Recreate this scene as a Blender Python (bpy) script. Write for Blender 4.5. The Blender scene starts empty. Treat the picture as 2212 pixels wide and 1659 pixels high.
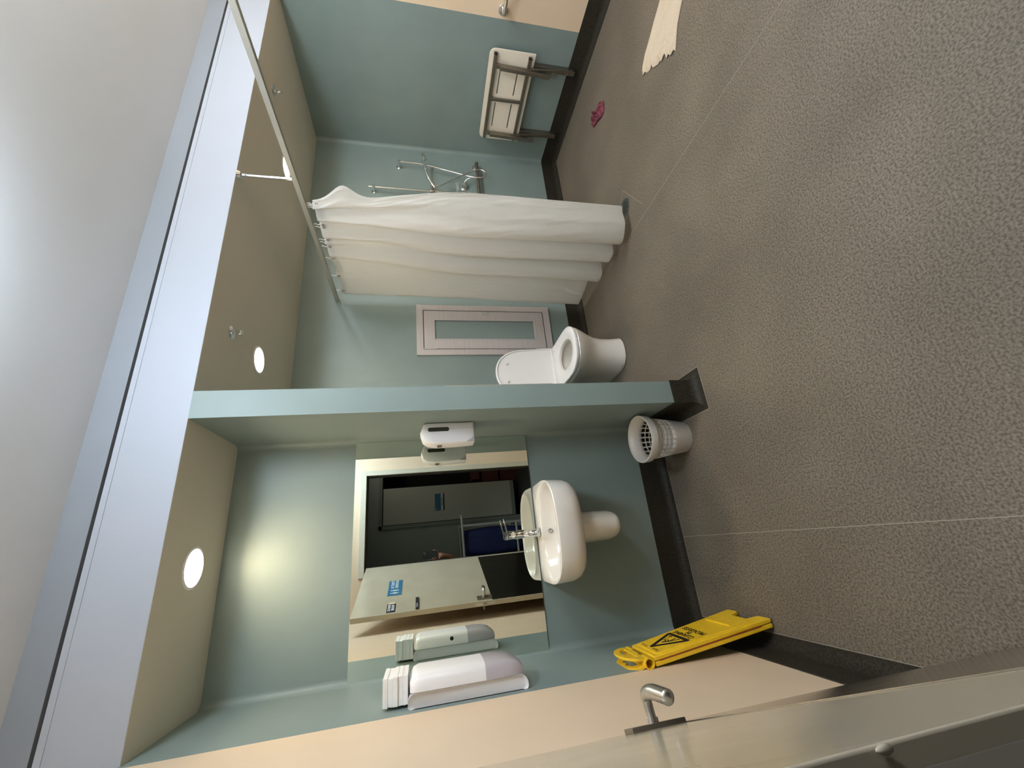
import bpy, bmesh, math, random
from mathutils import Vector, Matrix, noise
random.seed(7)
PI = math.pi
C = bpy.context.scene.collection
scn = bpy.context.scene

# ------------------------------------------------------------------ camera
CAM = (0.0, 0.0, 1.457)
ROW0 = Vector((-0.09848727, -0.1926818, -0.97630629))   # image right (the phone was held sideways)
ROW1 = Vector((-0.92734373, 0.37368656, 0.01979804))    # image down
ROW2 = Vector((0.36101782, 0.90732137, -0.21548563))    # forward
cam_d = bpy.data.cameras.new('camera')
cam = bpy.data.objects.new('camera', cam_d); C.objects.link(cam)
cam.matrix_world = Matrix(((ROW0.x, -ROW1.x, -ROW2.x, CAM[0]), (ROW0.y, -ROW1.y, -ROW2.y, CAM[1]),
                           (ROW0.z, -ROW1.z, -ROW2.z, CAM[2]), (0, 0, 0, 1)))
cam_d.sensor_width = 36.0
cam_d.lens = 883.5 * 36.0 / 2212.0
cam_d.clip_start = 0.01
scn.camera = cam

# ------------------------------------------------------------------ world, lights, exposure
w = bpy.data.worlds.new('world'); scn.world = w; w.use_nodes = True
w.node_tree.nodes['Background'].inputs[0].default_value = (0.5, 0.55, 0.6, 1)
w.node_tree.nodes['Background'].inputs[1].default_value = 0.05
vs = scn.view_settings
vs.view_transform = 'Standard'; vs.look = 'None'; vs.gamma = 1; vs.use_curve_mapping = False
vs.exposure = 1.1
WARM = (1.0, 0.76, 0.46)
COOL = (0.74, 0.87, 1.0)

def area(name, loc, energy, color, size, size_y=None, shape='DISK', rot=(0, 0, 0), spread=PI):
    d = bpy.data.lights.new(name, 'AREA'); d.energy = energy; d.color = color
    d.shape = shape; d.size = size; d.spread = spread
    if size_y: d.size_y = size_y
    o = bpy.data.objects.new(name, d); C.objects.link(o); o.location = loc; o.rotation_euler = rot
    return o

DOWN = [(0.035, 2.08), (1.155, 2.437), (2.715, 2.449)]
E_DOWN = 1.6
E_MAIN = 27.0
for x, y in DOWN:
    area('downlight_lamp', (x, y, 2.388), E_DOWN, WARM, 0.12, spread=2.6)
# added out-of-frame ceiling fittings stand in for the room's unknown cool light
FIT = [(0.84, .80), (2.3, .34), (3.2, .46)]

area('corridor_lamp', (1.5, -1.0, 2.42), 1.5, (1.0, .95, .85), .3)  # added fill light without a fitting, brightens the dark corridor

# ------------------------------------------------------------------ dimensions
XL, YS, YE, XP1, XP2, XR, YB, YF = -.527, 2.336, 1.838, .608, .7285, 3.80, 3.055, .15
ZL, ZH = 2.40, 2.74
SK = .151

# ------------------------------------------------------------------ materials
def mat(name, col, rough=.5, metal=0, spec=.5, **k):
    m = bpy.data.materials.new(name); m.use_nodes = True
    b = m.node_tree.nodes['Principled BSDF']
    b.inputs['Base Color'].default_value = (*col, 1)
    b.inputs['Roughness'].default_value = rough
    b.inputs['Metallic'].default_value = metal
    b.inputs['Specular IOR Level'].default_value = spec
    for kk, v in k.items(): b.inputs[kk.replace('_', ' ')].default_value = v
    return m

def noisy(m, scale=40, amt=.12, bump=0.0, bscale=None, rough_amt=0, stretch=None, detail=4):
    nt = m.node_tree; b = nt.nodes['Principled BSDF']
    tc = nt.nodes.new('ShaderNodeTexCoord'); n = nt.nodes.new('ShaderNodeTexNoise')
    mp = nt.nodes.new('ShaderNodeMapping'); nt.links.new(tc.outputs['Object'], mp.inputs[0])
    if stretch: mp.inputs['Scale'].default_value = stretch
    nt.links.new(mp.outputs[0], n.inputs['Vector'])
    n.inputs['Scale'].default_value = scale; n.inputs['Detail'].default_value = detail
    c = b.inputs['Base Color'].default_value[:3]
    r = nt.nodes.new('ShaderNodeValToRGB')
    r.color_ramp.elements[0].position = .3; r.color_ramp.elements[1].position = .7
    r.color_ramp.elements[0].color = (*[v * (1 - amt) for v in c], 1)
    r.color_ramp.elements[1].color = (*[min(1, v * (1 + amt)) for v in c], 1)
    nt.links.new(n.outputs['Fac'], r.inputs[0]); nt.links.new(r.outputs[0], b.inputs['Base Color'])
    if bump:
        n2 = nt.nodes.new('ShaderNodeTexNoise'); n2.inputs['Scale'].default_value = bscale or scale
        n2.inputs['Detail'].default_value = 3
        nt.links.new(mp.outputs[0], n2.inputs['Vector'])
        bp = nt.nodes.new('ShaderNodeBump'); bp.inputs['Strength'].default_value = bump
        bp.inputs['Distance'].default_value = .002
        nt.links.new(n2.outputs['Fac'], bp.inputs['Height']); nt.links.new(bp.outputs[0], b.inputs['Normal'])
    if rough_amt:
        mr = nt.nodes.new('ShaderNodeMapRange'); base = b.inputs['Roughness'].default_value
        mr.inputs[3].default_value = base - rough_amt; mr.inputs[4].default_value = base + rough_amt
        nt.links.new(n.outputs['Fac'], mr.inputs[0]); nt.links.new(mr.outputs[0], b.inputs['Roughness'])
    return m

def speckle(name, base, dark, light, rough):
    """safety vinyl: fine dark and light flecks, faint mottling"""
    m = mat(name, base, rough); nt = m.node_tree; b = nt.nodes['Principled BSDF']
    tc = nt.nodes.new('ShaderNodeTexCoord')
    n1 = nt.nodes.new('ShaderNodeTexNoise'); n1.inputs['Scale'].default_value = 145; n1.inputs['Detail'].default_value = 2
    n2 = nt.nodes.new('ShaderNodeTexNoise'); n2.inputs['Scale'].default_value = 2.2; n2.inputs['Detail'].default_value = 5
    n3 = nt.nodes.new('ShaderNodeTexVoronoi'); n3.inputs['Scale'].default_value = 420
    for n in (n1, n2, n3): nt.links.new(tc.outputs['Object'], n.inputs['Vector'])
    r = nt.nodes.new('ShaderNodeValToRGB'); cr = r.color_ramp
    cr.elements[0].position = .36; cr.elements[0].color = (*dark, 1)
    cr.elements[1].position = .66; cr.elements[1].color = (*light, 1)
    e = cr.elements.new(.5); e.color = (*base, 1)
    nt.links.new(n1.outputs['Fac'], r.inputs[0])
    mx = nt.nodes.new('ShaderNodeMix'); mx.data_type = 'RGBA'; mx.blend_type = 'MULTIPLY'
    mx.inputs[0].default_value = 1
    r2 = nt.nodes.new('ShaderNodeValToRGB'); r2.color_ramp.elements[0].color = (.86, .85, .83, 1)
    r2.color_ramp.elements[1].color = (1.08, 1.07, 1.05, 1)
    r2.color_ramp.elements[0].position = .35; r2.color_ramp.elements[1].position = .65
    nt.links.new(n2.outputs['Fac'], r2.inputs[0])
    nt.links.new(r.outputs[0], mx.inputs[6]); nt.links.new(r2.outputs[0], mx.inputs[7])
    nt.links.new(mx.outputs[2], b.inputs['Base Color'])
    bp = nt.nodes.new('ShaderNodeBump'); bp.inputs['Strength'].default_value = .25; bp.inputs['Distance'].default_value = .001
    nt.links.new(n3.outputs['Distance'], bp.inputs['Height']); nt.links.new(bp.outputs[0], b.inputs['Normal'])
    return m

M = {}
M['floor'] = speckle('floor_vinyl', (.160, .131, .097), (.092, .073, .050), (.218, .182, .139), .6)
M['skirt'] = speckle('skirting_vinyl', (.030, .026, .019), (.020, .017, .012), (.044, .038, .029), .55)  # same vinyl as the floor; shade of the upright face put into darker colour
M['skirt'].node_tree.nodes['Principled BSDF'].inputs['Specular IOR Level'].default_value = .2
M['weld'] = mat('vinyl_weld', (.30, .27, .22), .4)
M['green'] = noisy(mat('green_wall_vinyl', (.228, .288, .272), .5), 5, .035, .06, 260, .03)
M['greenweld'] = mat('green_wall_weld', (.25, .33, .31), .3)
M['beige'] = noisy(mat('beige_wall_vinyl', (.80, .62, .44), .42), 4, .025, .05, 240, .03)
M['ceil'] = noisy(mat('ceiling_paint', (.70, .72, .75), .85), 3, .015, .08, 180)
M['ceil_low'] = noisy(mat('low_ceiling_paint', (.64, .58, .48), .6), 3, .015, .05, 180)
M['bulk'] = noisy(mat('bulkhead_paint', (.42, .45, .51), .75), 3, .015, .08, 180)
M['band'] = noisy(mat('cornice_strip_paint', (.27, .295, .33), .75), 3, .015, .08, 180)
M['gap'] = mat('shadow_gap', (.10, .085, .08), .8)
M['mirror'] = mat('mirror_glass', (.80, .86, .81), .0, 1)
M['mirror_edge'] = mat('mirror_edge', (.05, .09, .08), .2)
M['ceramic'] = mat('white_ceramic', (.80, .75, .68), .12, 0, .5, Coat_Weight=.3)
M['chrome'] = mat('chrome', (.78, .78, .78), .09, 1)
M['steel'] = noisy(mat('brushed_steel', (.56, .54, .50), .32, 1), 60, .06, 0, None, .06, (1, 1, .02))
M['dsteel'] = noisy(mat('folding_frame_steel', (.30, .265, .225), .42, 1), 30, .08, 0, None, .06)
M['alu'] = noisy(mat('anodised_aluminium', (.60, .55, .54), .42, .30), 50, .05, 0, None, .04, (.05, 1, 1))
M['black'] = mat('black_plastic', (.012, .012, .013), .4)
M['dark'] = mat('dark_opening', (.01, .01, .01), .8)
M['wplas'] = mat('white_plastic', (.86, .83, .83), .35)
M['wplas2'] = mat('white_seat_plastic', (.84, .82, .80), .25)
M['gplas'] = mat('smoky_plastic', (.50, .46, .49), .25, 0, .5, Alpha=1.0)
M['basket'] = noisy(mat('basket_plastic', (.58, .55, .51), .4), 8, .03)
M['paper'] = noisy(mat('paper_towel', (.90, .88, .86), .9), 60, .02, .35, 30)
M['yellow'] = noisy(mat('sign_yellow', (.90, .56, .02), .38), 30, .05, .1, 200)
M['red'] = mat('sign_red_edge', (.35, .06, .02), .5)
M['bench'] = mat('bench_laminate', (.88, .79, .66), .38)
M['door'] = noisy(mat('door_paint', (.50, .43, .32), .16, 0, .6), 6, .04, .0, None, .04)
M['doorw'] = mat('chipped_edge', (.75, .68, .56), .6)
M['frame'] = mat('frame_paint', (.62, .57, .46), .4)
M['jamb'] = mat('jamb_paint', (.075, .06, .043), .8)  # unlit door lining: its shade is put into this dark colour
M['kick'] = noisy(mat('steel_kick_plate', (.60, .57, .52), .13, 1), 70, .05, 0, None, .04, (1, 1, .03))
M['blue_sign'] = mat('blue_sign', (.045, .17, .30), .35)
M['navy'] = mat('navy_sign', (.008, .01, .03), .35)
M['white'] = mat('sign_white', (.75, .75, .72), .5)
M['cream'] = mat('sign_cream', (.70, .58, .36), .5)
M['text_black'] = mat('text_black', (.012, .008, .006), .5)
M['text_brown'] = mat('text_brown', (.22, .13, .02), .5)
M['hall'] = noisy(mat('hall_wall_paint', (.42, .43, .40), .6), 3, .02)
M['hallfloor'] = speckle('hall_floor', (.05, .05, .045), (.03, .03, .027), (.07, .07, .065), .5)
M['halldoor'] = mat('hall_door_paint', (.60, .58, .50), .5)
M['hallframe'] = mat('hall_frame_paint', (.30, .31, .28), .5)
M['tube'] = mat('trolley_tube', (.40, .38, .33), .4)
M['bag'] = noisy(mat('navy_laundry_bag', (.004, .008, .060), .75), 20, .3, .6, 12)
M['towel'] = noisy(mat('cream_towel', (.60, .49, .36), .95), 220, .07, .5, 300)
M['pink'] = noisy(mat('pink_cloth', (.19, .040, .062), .8), 90, .35, .4, 120)
M['carton'] = mat('brown_carton', (.12, .03, .025), .7)
M['skin'] = noisy(mat('skin', (.42, .21, .14), .5, 0, .4, Subsurface_Weight=.1), 40, .1)
M['cloth'] = mat('dark_shirt', (.02, .022, .03), .9)
M['trouser'] = mat('dark_trousers', (.015, .015, .02), .9)
M['hair'] = mat('dark_hair', (.02, .015, .01), .6)
M['clear'] = mat('clear_plastic', (.8, .85, .85), .08, 0, .5, Transmission_Weight=.85, IOR=1.2)
M['drain'] = mat('drain_metal', (.12, .125, .11), .35, .6)
M['water'] = mat('bowl_shadow_water', (.55, .5, .42), .05)

def emit(name, col, s):
    m = bpy.data.materials.new(name); m.use_nodes = True
    nt = m.node_tree; nt.nodes.remove(nt.nodes['Principled BSDF'])
    e = nt.nodes.new('ShaderNodeEmission'); e.inputs[0].default_value = (*col, 1); e.inputs[1].default_value = s
    nt.links.new(e.outputs[0], nt.nodes['Material Output'].inputs[0]); return m
M['lamp'] = emit('lamp_lens', (1.0, .88, .66), 14)
M['opal'] = emit('opal_lens', COOL, E_MAIN)

def curtain_mat():
    m = bpy.data.materials.new('curtain_fabric'); m.use_nodes = True; nt = m.node_tree
    b = nt.nodes['Principled BSDF']; b.inputs['Base Color'].default_value = (.80, .78, .74, 1)
    b.inputs['Roughness'].default_value = .6
    t = nt.nodes.new('ShaderNodeBsdfTranslucent'); t.inputs[0].default_value = (.80, .77, .70, 1)
    mx = nt.nodes.new('ShaderNodeMixShader'); mx.inputs[0].default_value = .38
    nt.links.new(b.outputs[0], mx.inputs[1]); nt.links.new(t.outputs[0], mx.inputs[2])
    nt.links.new(mx.outputs[0], nt.nodes['Material Output'].inputs[0])
    tc = nt.nodes.new('ShaderNodeTexCoord'); n = nt.nodes.new('ShaderNodeTexNoise')
    n.inputs['Scale'].default_value = 9; n.inputs['Detail'].default_value = 6; n.inputs['Distortion'].default_value = 1.5
    bp = nt.nodes.new('ShaderNodeBump'); bp.inputs['Strength'].default_value = .28; bp.inputs['Distance'].default_value = .01
    nt.links.new(tc.outputs['Object'], n.inputs['Vector']); nt.links.new(n.outputs['Fac'], bp.inputs['Height'])
    nt.links.new(bp.outputs[0], b.inputs['Normal']); nt.links.new(bp.outputs[0], t.inputs['Normal'])
    return m
M['curtain'] = curtain_mat()

# ------------------------------------------------------------------ helpers
def obj(name, bm, m, parent=None, smooth=False, bevel=0, mats=None):
    me = bpy.data.meshes.new(name)
    bmesh.ops.recalc_face_normals(bm, faces=bm.faces[:])
    bm.to_mesh(me); bm.free()
    for mm in (mats or [m]): me.materials.append(mm)
    if smooth:
        for p in me.polygons: p.use_smooth = True
    o = bpy.data.objects.new(name, me); C.objects.link(o)
    if parent: o.parent = parent
    if bevel:
        md = o.modifiers.new('bevel', 'BEVEL'); md.width = bevel; md.segments = 3
        md.limit_method = 'ANGLE'; md.angle_limit = math.radians(40)
        for p in me.polygons: p.use_smooth = True
    if smooth or bevel:
        try: me.set_sharp_from_angle(angle=math.radians(38))
        except Exception: pass
    return o

def thing(name, label, cat, loc=(0, 0, 0), rot=(0, 0, 0), group=None):
    o = bpy.data.objects.new(name, None); C.objects.link(o)
    o.location = loc; o.rotation_euler = rot; o['label'] = label; o['category'] = cat
    o.empty_display_size = .05
    if group: o['group'] = group
    return o
def tag(o, label, cat, group=None):
    o['label'] = label; o['category'] = cat
    if group: o['group'] = group
    return o
def struct(name, bm, m, label=None, **k):
    o = obj(name, bm, m, **k); o['kind'] = 'structure'
    if label: o['label'] = label
    return o
def nb(): return bmesh.new()
def box(bm, x0, x1, y0, y1, z0, z1, mi=0):
    v = [bm.verts.new((x, y, z)) for x in (x0, x1) for y in (y0, y1) for z in (z0, z1)]
    fs = []
    for f in ((0, 1, 3, 2), (4, 6, 7, 5), (0, 4, 5, 1), (2, 3, 7, 6), (0, 2, 6, 4), (1, 5, 7, 3)):
        ff = bm.faces.new([v[i] for i in f]); ff.material_index = mi; fs.append(ff)
    return bm
def bx(*a): return box(nb(), *a)
def loft(bm, rings, close0=True, close1=True, mi=0, loop=True):
    R = [[bm.verts.new(p) for p in r] for r in rings]
    n = len(R[0])
    for a, b in zip(R, R[1:]):
        for i in range(n if loop else n - 1):
            j = (i + 1) % n
            f = bm.faces.new((a[i], a[j], b[j], b[i])); f.material_index = mi
    if close0: bm.faces.new(R[0][::-1]).material_index = mi
    if close1: bm.faces.new(R[-1]).material_index = mi
    return bm
def circ(c, r, n, ax=Vector((0, 0, 1)), ry=None):
    ax = Vector(ax).normalized(); u = ax.orthogonal().normalized(); v = ax.cross(u)
    return [Vector(c) + u * r * math.cos(2 * PI * i / n) + v * (ry or r) * math.sin(2 * PI * i / n) for i in range(n)]
def lathe(bm, c, prof, n=32, ax=(0, 0, 1), close=True, mi=0):
    ax = Vector(ax).normalized()
    return loft(bm, [circ(Vector(c) + ax * h, max(r, 1e-4), n, ax) for r, h in prof], close, close, mi)
def tube(bm, pts, r, n=12, close=True, mi=0, flat=1.0):
    pts = [Vector(p) for p in pts]; rr = r if isinstance(r, (list, tuple)) else [r] * len(pts)
    rings = []; u = None
    for i, p in enumerate(pts):
        t = (pts[min(i + 1, len(pts) - 1)] - pts[max(i - 1, 0)]).normalized()
        u = t.orthogonal().normalized() if u is None else (u - t * u.dot(t)).normalized()
        v = t.cross(u)
        rings.append([p + u * rr[i] * math.cos(2 * PI * k / n) + v * rr[i] * flat * math.sin(2 * PI * k / n) for k in range(n)])
    return loft(bm, rings, close, close, mi)
def spline(pts, k=8):
    pts = [Vector(p) for p in pts]; out = []
    P = [pts[0]] + pts + [pts[-1]]
    for i in range(1, len(P) - 2):
        a, b, c, d = P[i - 1:i + 3]
        for s in range(k):
            t = s / k
            out.append(.5 * ((2 * b) + (c - a) * t + (2 * a - 5 * b + 4 * c - d) * t * t + (3 * b - a - 3 * c + d) * t ** 3))
    out.append(pts[-1]); return out
def bar(bm, a, b, wd, ht, up=(0, 0, 1)):
    a = Vector(a); b = Vector(b); t = (b - a).normalized(); u = Vector(up)
    s = t.cross(u).normalized(); u = s.cross(t)
    R = []
    for p in (a, b): R.append([p + s * wd / 2 * i + u * ht / 2 * j for i, j in ((-1, -1), (1, -1), (1, 1), (-1, 1))])
    return loft(bm, R)
def prism(bm, poly, fn, d0, d1, mi=0):
    """extrude a 2D outline; fn(u,v,d)->Vector"""
    return loft(bm, [[fn(u, v, d0) for u, v in poly], [fn(u, v, d1) for u, v in poly]], mi=mi)
def rrect(w_, h_, r, n=6, cx=0, cy=0):
    out = []
    for sx, sy, a0 in ((1, 1, 0), (-1, 1, 90), (-1, -1, 180), (1, -1, 270)):
        for i in range(n + 1):
            a = math.radians(a0 + 90 * i / n)
            out.append((cx + sx * (w_ / 2 - r) + r * math.cos(a), cy + sy * (h_ / 2 - r) + r * math.sin(a)))
    return out
def superell(cx, cy, a, b, p=2.6, n=56):
    out = []
    for i in range(n):
        t = 2 * PI * i / n; c = math.cos(t); s = math.sin(t)
        out.append((cx + a * math.copysign(abs(c) ** (2 / p), c), cy + b * math.copysign(abs(s) ** (2 / p), s)))
    return out
def radial(poly, cx, cy, n):
    out = []
    for k in range(n):
        a = 2 * PI * k / n; dx, dy = math.cos(a), math.sin(a); best = None
        for (x0, y0), (x1, y1) in zip(poly, poly[1:] + poly[:1]):
            ex, ey = x1 - x0, y1 - y0; det = dx * -ey + ex * dy
            if abs(det) < 1e-12: continue
            t = ((x0 - cx) * -ey + ex * (y0 - cy)) / det; q = (dx * (y0 - cy) - dy * (x0 - cx)) / det
            if t > 0 and -1e-6 <= q <= 1 + 1e-6: best = max(best or 0, t)
        out.append((cx + dx * best, cy + dy * best))
    return out
def ell(cx, cy, a, b_, n, p=2.0):
    out = []
    for k in range(n):
        t = 2 * PI * k / n; c, s_ = math.cos(t), math.sin(t); kk = ((abs(c) / a) ** p + (abs(s_) / b_) ** p) ** (-1 / p)
        out.append((cx + kk * c, cy + kk * s_))
    return out
def text(name, s, size, mtx, m, parent, ext=.0004, align='CENTER', bold=0.0, sx=1.0, spacing=1.0, width=None):
    cu = bpy.data.curves.new(name, 'FONT'); cu.body = s; cu.size = size; cu.extrude = ext
    cu.align_x = align; cu.align_y = 'CENTER'; cu.offset = bold; cu.space_character = spacing; cu.resolution_u = 3
    t = bpy.data.objects.new('tmp', cu); C.objects.link(t)
    dg = bpy.context.evaluated_depsgraph_get(); dg.update()
    me = bpy.data.meshes.new_from_object(t.evaluated_get(dg))
    bpy.data.objects.remove(t)
    if width:
        xs = [v.co.x for v in me.vertices]; sx = width / (max(xs) - min(xs))
    me.transform(Matrix.Diagonal((sx, 1, 1, 1))); me.transform(mtx)
    me.materials.clear(); me.materials.append(m)
    o = bpy.data.objects.new(name, me); C.objects.link(o); o.parent = parent
    return o
def frame_mtx(origin, right, up):
    r = Vector(right).normalized(); u = Vector(up).normalized(); n = r.cross(u)
    return Matrix(((r.x, u.x, n.x, origin[0]), (r.y, u.y, n.y, origin[1]), (r.z, u.z, n.z, origin[2]), (0, 0, 0, 1)))

# ------------------------------------------------------------------ room shell
T = .12
bm = bx(XL - T, XR + T, YF - .12, YB + T, -.12, 0)
floor = struct('floor', bm, M['floor'])

def wall_split(name, panels, label=None):
    """wall made of coloured vinyl sheets: list of (box, material)"""
    ms = []; b = nb()
    for bb, mm in panels:
        if mm not in ms: ms.append(mm)
        box(b, *bb, ms.index(mm))
    return struct(name, b, None, mats=[M[x] for x in ms], label=label)
wall_split('wall_left', [((XL - T, XL, YF - .12, YE - .012, 0, ZH), 'beige'), ((XL - T, XL, YE - .012, YS + T, 0, ZH), 'green')])
wall_split('wall_back', [((XL, XP2, YS, YS + T, 0, ZH), 'green')], 'green wall behind the basin')
wall_split('wall_partition', [((XP1, XP2, YE, YS, 0, ZL), 'green'), ((XP1, XP2, YS, YB, 0, ZL), 'green')], 'green nib wall between basin and toilet')
wall_split('wall_rear', [((XP2, XR + T, YB, YB + T, 0, ZH), 'green')], 'green wall behind toilet and shower')
wall_split('wall_right', [((XR, XR + T, YF - .12, 1.846, 0, ZH), 'beige'), ((XR, XR + T, 1.846, YB, 0, ZH), 'green')])
wall_split('wall_front', [((XL, -.13, YF - .12, YF, 0, ZH), 'beige'), ((.835, XR, YF - .12, YF, 0, ZH), 'beige'),
                          ((-.13, .835, YF - .12, YF, 2.066, ZH), 'beige')])
struct('ceiling', bx(XL - T, XR + T, YF - .12, YE + .04, ZH, ZH + .1), M['ceil'])
# lower ceiling over basin, toilet and shower, with holes left to the lamp bodies below it
struct('ceiling', bx(XL - T, XR + T, YE + .001, YB + T, ZL - .0006, ZL + .05), M['ceil_low'], 'lower ceiling over the basin and shower bays')
# bulkhead: face, shadow gap, upper strip
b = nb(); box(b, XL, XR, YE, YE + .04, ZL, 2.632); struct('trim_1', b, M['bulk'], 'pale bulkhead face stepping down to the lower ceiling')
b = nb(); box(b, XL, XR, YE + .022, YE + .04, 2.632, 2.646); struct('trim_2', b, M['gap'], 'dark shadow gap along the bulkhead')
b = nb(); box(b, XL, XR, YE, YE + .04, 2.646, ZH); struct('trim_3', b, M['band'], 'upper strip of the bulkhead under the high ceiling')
b = nb(); box(b, XL, XR, YE - .0025, YE, 2.612, 2.632); struct('trim_4', b, M['bulk'], 'thin bead below the shadow gap')

# coved vertical corners of the sheet vinyl
def cove(x, y, sx, sy, z0, z1, r, m, name):
    b = nb(); n = 7; arc = []
    cx, cy = x + sx * r, y + sy * r
    for i in range(n + 1):
        a = PI / 2 * i / n
        arc.append((cx - sx * r * math.cos(a), cy - sy * r * math.sin(a)))
    loft(b, [[(px, py, z) for px, py in [(x, y)] + arc] for z in (z0, z1)])
    return struct(name, b, m, smooth=True)
cove(XL, YS, 1, -1, SK, ZL, .030, M['green'], 'trim_5')
cove(XP1, YS, -1, -1, SK, ZL, .030, M['green'], 'trim_6')
cove(XR, YB, -1, -1, SK, ZL, .030, M['green'], 'trim_7')
cove(XP2, YB, 1, -1, SK, ZL, .030, M['green'], 'trim_8')

# coved skirting that turns up from the floor
prof = [(.0045, SK), (.0045, .045)] + [(.0045 + .042 * (1 - math.cos(a)), .0465 - .045 * math.sin(a)) for a in [PI / 2 * i / 6 for i in range(1, 7)]] + [(.058, .0008)]
path = [(.835, YF), (XR, YF), (XR, YB), (XP2, YB), (XP2, YE), (XP1, YE), (XP1, YS), (XL, YS), (XL, YF), (-.17, YF)]
names = ['baseboard_front', 'baseboard_right', 'baseboard_rear', 'baseboard_partition', 'baseboard_end', 'baseboard_side', 'baseboard_back', 'baseboard_left', 'baseboard_corner']
def seg_n(a, b_):
    d = Vector((b_[0] - a[0], b_[1] - a[1])).normalized(); return Vector((-d.y, d.x))
for i, nm in enumerate(names):
    a, b_ = path[i], path[i + 1]; n0 = seg_n(a, b_)
    na = n0 + (seg_n(path[i - 1], a) if i else Vector((0, 0)))
    nbn = n0 + (seg_n(b_, path[i + 2]) if i + 2 < len(path) else Vector((0, 0)))
    b = nb(); A = [(a[0] + na.x * d, a[1] + na.y * d, z) for d, z in prof]; B = [(b_[0] + nbn.x * d, b_[1] + nbn.y * d, z) for d, z in prof]
    A = [(a[0], a[1], SK)] + A; B = [(b_[0], b_[1], SK)] + B
    loft(b, [A, B], False, False, loop=False)
    struct(nm, b, M['skirt'], smooth=True)
    # the welded joint line where the skirting meets the floor sheet
    d0, d1 = .057, .0595
    b = nb(); box_pts = [(a[0] + na.x * d0, a[1] + na.y * d0), (a[0] + na.x * d1, a[1] + na.y * d1), (b_[0] + nbn.x * d1, b_[1] + nbn.y * d1), (b_[0] + nbn.x * d0, b_[1] + nbn.y * d0)]
    prism(b, box_pts, lambda u, v, d: Vector((u, v, d)), .0002, .0011)
    o = obj('weld_seam', b, M['weld'], floor)
# long weld seams of the floor sheet
for p, q in (((1.93, .15), (1.93, YB - .06)), ((-.062, .15), (-.062, YS - .06)),
             ((2.30, 2.02), (2.02, 1.86)), ((2.30, 2.02), (2.05, 2.30)), ((.758, 1.783), (.94, 2.9))):
    if p[0] == .758: continue
    d = (Vector(q) - Vector(p)).normalized(); s = Vector((-d.y, d.x)) * .0013
    b = nb(); prism(b, [(p[0] + s.x, p[1] + s.y), (p[0] - s.x, p[1] - s.y), (q[0] - s.x, q[1] - s.y), (q[0] + s.x, q[1] + s.y)], lambda u, v, d_: Vector((u, v, d_)), .0002, .0010)
    obj('weld_seam', b, M['weld'], floor)

# ------------------------------------------------------------------ door frame, door leaf
b = nb()
box(b, -.13, -.085, YF - .135, YF, 0, 2.066); box(b, .79, .835, YF - .135, YF, 0, 2.066); box(b, -.13, .835, YF - .135, YF, 2.026, 2.066)
struct('trim_9', b, M['jamb'], 'door lining', bevel=.002)
b = nb()
box(b, -.170, -.128, YF + .0003, YF + .012, 0, 2.032); box(b, .795, .845, YF + .0003, YF + .018, 0, 2.032); box(b, -.170, .845, YF + .0003, YF + .018, 2.032, 2.087)
struct('trim_10', b, M['frame'], 'painted architrave round the doorway', bevel=.002)
b = nb()
for z in (1.284, .25, 1.80): lathe(b, (-.0872, YF + .0168, z), [(.0001, -.001), (.0012, .0), (.0019, .0025), (.0016, .0045), (.0007, .0065), (.0001, .007)], 14)
obj('hinge', b, M['door'], bpy.data.objects['trim_9'], smooth=True)

DP0 = Vector((-.404, 1.028, 0)); DN = Vector((.938, .347, 0)); DU = Vector((.347, -.938, 0))
LW = .915
def D(u, o, z): return DP0 + DU * u + DN * o + Vector((0, 0, z))
b = nb(); loft(b, [[D(u, o, z) for u, o in ((0, 0), (LW, 0), (LW, -.040), (0.001, -.040))] for z in (.012, 2.012)])
door1 = struct('door_1', b, M['door'], 'cream painted entrance door standing open against the left', bevel=.0015)
# chipped leading arris
b = nb(); rnd = random.Random(3); z = .05
while z < 1.0:
    L = rnd.uniform(.01, .09); L = min(L, 1.0 - z); e = rnd.uniform(.0006, .0022)
    loft(b, [[D(u, o, zz) for u, o in ((-.0006, -.001), (-.0006, .0005), (e, .0005), (e, -.001))] for zz in (z, z + L)])
    z += L + rnd.uniform(.002, .03)
o = obj('edge_chips', b, M['doorw'], door1); o['label'] = 'paint chipped off the leading edge'
b = nb(); loft(b, [[D(u, o_, z) for u, o_ in ((.004, .0002), (LW - .03, .0002), (LW - .03, .0015), (.004, .0015))] for z in (.02, .94)])
o = obj('kick_plate', b, M['kick'], door1); o['label'] = 'tall brushed steel kick plate'
# lever handle set
b = nb(); loft(b, [[D(u, o_, z) for u, o_ in ((.030, .0), (.078, .0), (.078, .009), (.030, .009))] for z in (.938, 1.058)])
hp = obj('handle_plate', b, M['dsteel'], door1, bevel=.001)
b = nb(); zc = 1.0
tube(b, [D(.054, .009, zc), D(.054, .018, zc)], .0125, 20)
pts = spline([D(.054, .016, zc), D(.053, .038, zc), D(.056, .052, zc), D(.070, .0590, zc), D(.094, .0575, zc - .002), D(.122, .050, zc - .004), D(.146, .043, zc - .006)], 6)
rs = []
for i in range(len(pts)):
    t = i / (len(pts) - 1); rs.append(.0095 + .0050 * min(1, t * 1.5))
tube(b, pts, rs, 18)
lathe(b, pts[-1], [(rs[-1] * 1.0, -.0005), (rs[-1] * .86, .003), (rs[-1] * .5, .006), (.0005, .0072)], 18, (pts[-1] - pts[-2]))
obj('door_handle', b, M['steel'], door1, smooth=True)
b = nb(); loft(b, [[D(u, o_, z) for u, o_ in ((-.001, -.009), (-.001, -.031), (0, -.031), (0, -.009))] for z in (.92, 1.08)])
obj('lock_faceplate', b, M['steel'], door1)
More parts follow.
